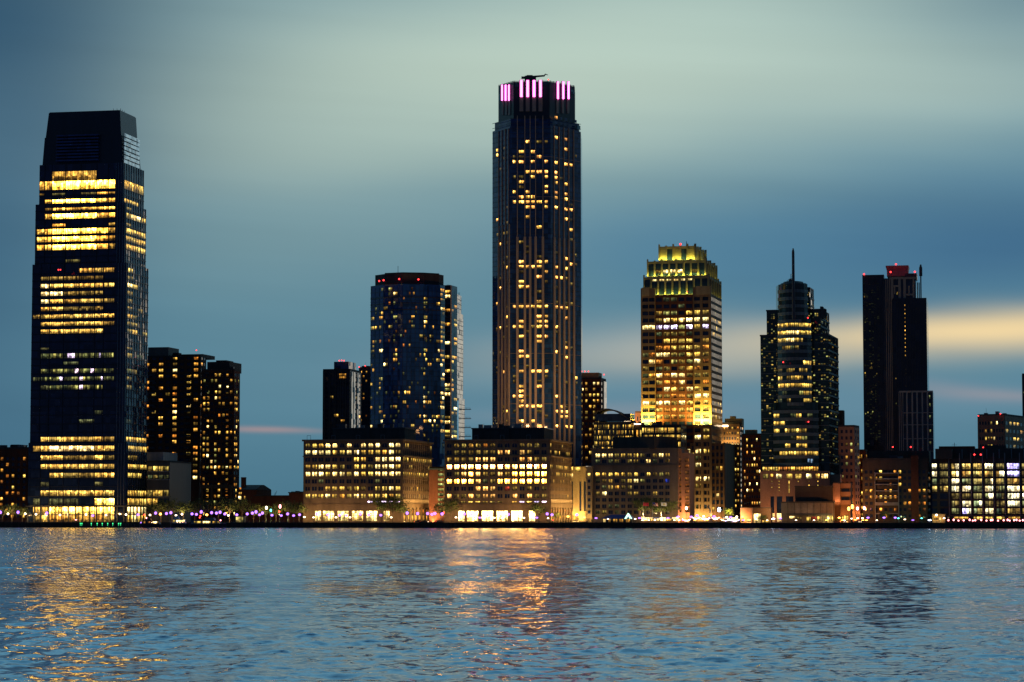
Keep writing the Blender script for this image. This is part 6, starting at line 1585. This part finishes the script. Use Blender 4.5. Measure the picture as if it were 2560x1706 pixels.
# market umbrellas
def make_umb(mat):
    e = empty('market_umbrella', (0, 0, 0)); p = MB(); p.tube((0, 0, 0), (0, 0, 3.3), .06, .05, 6); p.box((0, 0), .7, .7, 0, .12); p.build('pole', M['grey_metal'], e)
    c = MB(); n = 8; rim = [(1.9 * math.cos(2 * math.pi * k / n), 1.9 * math.sin(2 * math.pi * k / n), 2.35) for k in range(n)]; 
    for k in range(n):
        a, b_ = rim[k], rim[(k + 1) % n]; c.face([a, b_, (0, 0, 3.15)]); c.face([(a[0], a[1], 2.1), (b_[0], b_[1], 2.1), b_, a])
    c.build('canopy', M[mat], e); return e
UM = {}; us = [(1724, 'O'), (1733, 'B'), (1741, 'O'), (1751, 'O'), (1762, 'W'), (1772, 'O'), (1780, 'B'), (1790, 'W'), (1800, 'O'), (1808, 'B'), (1816, 'W')]; uc = {}
for x, k in us:
    if k not in UM: UM[k] = make_umb({'O': 'canvas_orange', 'B': 'canvas_blue', 'W': 'canvas'}[k]); o = UM[k]
    else: o = copy_tree(UM[k])
    back = 8.5 + (x % 3); Y = yat(x, back); X = ux(x, 1290) * Y; o.location = (X, shore(X) + back, GZ); o.rotation_euler = (0, 0, x % 7); o.scale = (1.15, 1.15, 1.1 + .12 * (x % 2))
    uc.setdefault(k, []).append(x); nm = {'O': 'orange', 'B': 'dark blue', 'W': 'white'}[k]
    tag(o, f'market umbrella with {nm} canopy, {ORD[len(uc[k]) - 1]} {nm} one from the left', 'umbrella', 'market umbrellas by the river')
for x in (1735, 1755, 1775, 1795, 1812): fill_light(x, 1303, 220, (1, .62, .25), 11)

# bronze memorial: a figure arching back on a tall pedestal
def memorial():
    Y = yat(1776, 8); X, Yy = P2(1776, Y, 1280); e = empty('memorial_statue', (X, Yy, GZ)); tag(e, 'dark bronze statue of a figure arching backwards on a tall stone pedestal', 'statue')
    b_ = MB(); b_.box((0, 0), 2.6, 2.6, 0, .5); b_.prism([(-1, -1), (1, -1), (1, 1), (-1, 1)], .5, 5.0, 0, [(-.8, -.8), (.8, -.8), (.8, .8), (-.8, .8)]); b_.box((0, 0), 2.0, 2.0, 5.0, 5.3); b_.build('pedestal', M['grey_stone'], e)
    k = 2.3; pts = [(0, 0, 0), (-.25, 0, .25), (-.55, 0, .5), (-.72, 0, .68), (-.85, 0, .82), (-.5, .12, .72), (-.3, .2, .95), (-.5, -.12, .7), (-.75, -.2, .45), (.1, .1, -.45), (.05, .12, -.9), (-.1, -.1, -.42), (-.35, -.12, -.85)]
    ed = [(0, 1), (1, 2), (2, 3), (3, 4), (2, 5), (5, 6), (2, 7), (7, 8), (0, 9), (9, 10), (0, 11), (11, 12)]
    rad = [.17, .17, .19, .08, .14, .07, .05, .07, .05, .11, .07, .11, .07]
    me = bpy.data.meshes.new('figure'); me.from_pydata([(x * k, y * k, 5.3 + (z + .93) * k) for x, y, z in pts], ed, []); o = bpy.data.objects.new('figure', me); COL.objects.link(o); o.parent = e
    m = o.modifiers.new('skin', 'SKIN'); o.modifiers.new('sub', 'SUBSURF').levels = 1
    sv = me.skin_vertices[0] if me.skin_vertices else None
    if sv is None: me.attributes
    else:
        for i, r in enumerate(rad): sv.data[i].radius = (r * k, r * k)
        sv.data[0].use_root = True
    me.materials.append(M['black_metal'])
    s = MB(); s.tube((-2.2, -.5, 5.9), (.3, .3, 8.4), .06, .06); s.build('bayonet', M['black_metal'], e)
memorial()

# low lit sheds before the pink podium
def shed(name, label, xl, xr, yt, wall, fl, back=8):
    Y = yat((xl + xr) / 2, back); q = frame(xl, xr, None, Y, 1290, TH, 8); f = Face(q[0], q[1]); z = lambda y: zat(y, Y)
    b = Bld(name, label, 'shed', ((q[0][0] + q[2][0]) / 2, (q[0][1] + q[2][1]) / 2)); b('wall', wall).prism(q, GZ, z(yt)); b('roof', 'roof').prism([f.p2(-.3, .5), f.p2(f.w + .3, .5), f.p2(f.w + .3, -8.3), f.p2(-.3, -8.3)], z(yt), z(yt) + .3)
    for (a, c, t, u, k) in fl: b.win(f, f.w * a, f.w * c, z(u) if u < 1306 else GZ + .2, z(t), glow(k, .9, 1.2), .1)
    b.finish(); return f
f1 = shed('orange_shed', 'tall orange-lit shed left of the pink podium', 1851, 1880, 1270, 'pink_stone', [(.05, .3, 1297, 1307, 'Y'), (.5, .9, 1299, 1307, 'W')])
flood(f1, 0, f1.w, GZ + .3, 3, 1500, (1, .42, .1), .3, .6)
f2 = shed('white_shed', 'low brown shed with a bright doorway left of the pink podium', 1883, 1927, 1270, 'brown_stone', [(.03, .42, 1285, 1307, 'W'), (.5, .95, 1302, 1307, 'Y')], 12)
f3 = shed('canopy_shed', 'small bright canopied shed between the balcony apartments and the riverside office', 2331, 2362, 1286, 'gold_stone', [(.1, .5, 1290, 1300, 'A'), (.55, .7, 1294, 1305, 'W')], 9)
flood(f3, 0, f3.w, GZ + .3, 3, 500, (1, .6, .2), .3, .6)
# quay fenders and railing
def fence(x0, x1, label, back=1.6):
    a, c = [(ux(x, 1300) * yat(x, back), yat(x, back)) for x in (x0, x1)]; f = Face(a, c); e = empty('quay_railing', (a[0], a[1], GZ)); tag(e, label, 'railing', 'railings along the quay')
    m = MB(); n = int(f.w / 3)
    for k in range(n + 1): p = f.pt(f.w * k / n, 0, GZ); m.tube(p, (p[0], p[1], GZ + 1.1), .06, .06, 4)
    for h in (.45, .8, 1.1): m.tube(f.pt(0, 0, GZ + h), f.pt(f.w, 0, GZ + h), .04, .04, 4)
    m.build('railing_bars', M['dark_metal'], e, (a[0], a[1], GZ))
fence(-20, 185, 'dark quay railing before the left-edge apartments and tower lobby'); fence(610, 1000, 'dark quay railing before the first arcaded block'); fence(1000, 1440, 'dark quay railing before the second arcaded block')
fence(1440, 1860, 'dark quay railing before the pavilion and market umbrellas'); fence(1860, 2180, 'dark quay railing before the pink podium and riverside hall'); fence(2180, 2600, 'dark quay railing along the lawn and riverside office')
# parked cars in the street ends
def make_car():
    e = empty('parked_car', (0, 0, 0)); b_ = MB()
    pr = [(-2.2, .45), (-2.25, .8), (-1.9, .95), (-1.1, 1.0), (-.6, 1.42), (.8, 1.45), (1.5, 1.0), (2.1, .9), (2.25, .6), (2.2, .35), (-2.1, .35)]
    L_ = [(x, -.85, z) for x, z in pr]; R_ = [(x, .85, z) for x, z in pr]; n = len(pr)
    b_.face(L_); b_.face(R_[::-1]); [b_.face([L_[k], R_[k], R_[(k + 1) % n], L_[(k + 1) % n]]) for k in range(n)]
    b_.build('body', M['hull_dark'], e)
    for x in (-1.4, 1.4):
        for y in (-.8, .8): w = MB(); w.tube((x, y - .12, .33), (x, y + .12, .33), .33, .33, 12); w.build('wheel', M['black_metal'], e)
    for y in (-.6, .6): h = MB(); h.ball((2.22, y, .68), .14, 8, 5); h.build('headlight', M['lamp_white'], e)
    for y in (-.6, .6): h = MB(); h.ball((-2.22, y, .75), .12, 8, 5); h.build('tail_light', M['lamp_red'], e)
    return e
car0 = make_car()
for i, (x, rz, lb) in enumerate(((1046, .1, 'dark car parked before the first golden arches, left of another'), (1061, -.2, 'dark car parked before the first golden arches, right of another'), (1098, .6, 'dark car facing the river at the alley between the arcaded blocks'), (2113, -1.7, 'dark car with headlights at the orange-lit street end'), (2147, -1.4, 'dark car under the pink lamps left of the lawn'))):
    o = car0 if i == 0 else copy_tree(car0); Y = yat(x, 5); X = ux(x, 1290) * Y; o.location = (X, shore(X) + 5, GZ); o.rotation_euler = (0, 0, rz); tag(o, lb, 'car', 'cars by the quay')

# strings of bulbs over the market
M['bulb'] = emis_mat('festoon_bulb', (1, .8, .62), 9, False); M['bulb_violet'] = emis_mat('festoon_bulb_violet', (.6, .45, 1), 9, False)
SL = [(1704, 1728, 1296, 'between the flagpoles and the first orange umbrella'), (1728, 1752, 1291, 'above the left umbrellas'), (1752, 1776, 1293, 'above the middle umbrellas, left of the statue'), (1778, 1800, 1292, 'above the umbrellas right of the statue'),
      (1800, 1826, 1296, 'above the rightmost umbrellas'), (1826, 1850, 1297, 'between the umbrellas and the orange shed')]
for i, (x0, x1, y, lb) in enumerate(SL):
    back = 7.0; a, c = [(ux(x, 1290) * yat(x, back), yat(x, back)) for x in (x0, x1)]; f = Face(a, c); zt = zat(y, f.Y)
    e = empty('string_lights', (a[0], a[1], GZ)); tag(e, f'string of glowing bulbs {lb}', 'string lights', 'strings of bulbs over the market'); rr = random.Random(i)
    p = MB()
    for t in (0, f.w): q_ = f.pt(t, 0, GZ); p.tube(q_, (q_[0], q_[1], zt), .06, .05, 5)
    p.build('posts', M['black_metal'], e, (a[0], a[1], GZ))
    n = 9; cab = MB(); pts = [f.pt(f.w * k / n, 0, zt - 1.2 * math.sin(math.pi * k / n)) for k in range(n + 1)]
    for k in range(n): cab.tube(pts[k], pts[k + 1], .03, .03, 4)
    cab.build('cable', M['black_metal'], e, (a[0], a[1], GZ))
    for k in range(1, n):
        g = MB(); g.ball((0, 0, 0), rr.choice((.2, .28, .36)), 8, 5); o = g.build('bulb', M['bulb' if rr.random() < .65 else 'bulb_violet'], e); o.location = (pts[k][0] - a[0], pts[k][1] - a[1], pts[k][2] - .25 - GZ)
# lit market stalls along the promenade
def make_stall(mat, k):
    e = empty('market_stall', (0, 0, 0)); p = MB()
    for x in (-1.6, 1.6):
        for y in (-1, 1): p.tube((x, y, 0), (x, y, 2.4), .05, .05, 5)
    p.build('frame', M['grey_metal'], e); r = MB(); r.hexa([(-1.9, -1.3, 2.4), (1.9, -1.3, 2.4), (1.9, 1.3, 2.4), (-1.9, 1.3, 2.4)], [(-1.7, -.1, 3.1), (1.7, -.1, 3.1), (1.7, .1, 3.1), (-1.7, .1, 3.1)]); r.build('roof', M[mat], e)
    c = MB(); c.box((0, -.8), 3.2, .5, 0, .95); c.build('counter', M['brown_stone'], e)
    w = MB(); w.face([(-1.55, .95, 1), (1.55, .95, 1), (1.55, .95, 2.3), (-1.55, .95, 2.3)], 0, glow(k, 1, 1.2), [(0, 0), (3.1, 0), (3.1, 1.3), (0, 1.3)]); w.build('lit_back', M['lit'], e); return e
for i, (x, mt, k, lb) in enumerate(((1612, 'canvas', 'W', 'white-roofed lit market stall below the red flag'), (1627, 'canvas', 'A', 'white-roofed lit market stall below the striped flag'), (1641, 'canvas_blue', 'W', 'blue-roofed lit market stall right of the striped flag'), (1657, 'canvas', 'W', 'white-roofed lit market stall right of the pale flag'),
        (1672, 'canvas_blue', 'A', 'blue-roofed lit market stall at the corner of the grey block'), (1688, 'canvas', 'W', 'white-roofed lit market stall before the orange-lit stone tower'), (1836, 'canvas', 'W', 'white-roofed lit market stall left of the orange shed'))):
    o = make_stall(mt, k); Y = yat(x, 9); X = ux(x, 1290) * Y; o.location = (X, shore(X) + 9, GZ); o.rotation_euler = (0, 0, -TH); tag(o, lb, 'market stall', 'market stalls by the flagpoles')

# timber fenders on the quay wall
def fender(x0, x1, label):
    a, c = [(ux(x, 1315) * yat(x, -.35), yat(x, -.35)) for x in (x0, x1)]; f = Face(a, c); e = empty('timber_fender', (a[0], a[1], 0)); tag(e, label, 'fender', 'timber fenders on the quay wall')
    m = MB(); rr = random.Random(int(x0)); n = int(f.w / 4.2)
    for k in range(n + 1): p = f.pt(f.w * k / n, .15, -3); m.tube(p, (p[0], p[1], 2.6 + rr.uniform(0, .9)), .22, .19, 7)
    for h in (.9, 2.2): m.fbox(f, 0, f.w, h, h + .3, -.1, .25)
    m.build('piles', M['bark'], e, (a[0], a[1], 0))
for x0, x1, lb in ((-20, 180, 'dark timber fender piles on the quay wall before the left-edge apartments'), (606, 760, 'dark timber fender piles on the quay wall right of the small kiosk'), (770, 1090, 'dark timber fender piles on the quay wall before the first arcaded block'), (1110, 1440, 'dark timber fender piles on the quay wall before the second arcaded block'),
    (1470, 1700, 'dark timber fender piles on the quay wall before the pavilion and flagpoles'), (1710, 1860, 'dark timber fender piles on the quay wall before the market umbrellas'), (1890, 2180, 'dark timber fender piles on the quay wall before the riverside hall'), (2200, 2330, 'dark timber fender piles on the quay wall below the lawn'), (2350, 2600, 'dark timber fender piles on the quay wall below the red lanterns')): fender(x0, x1, lb)
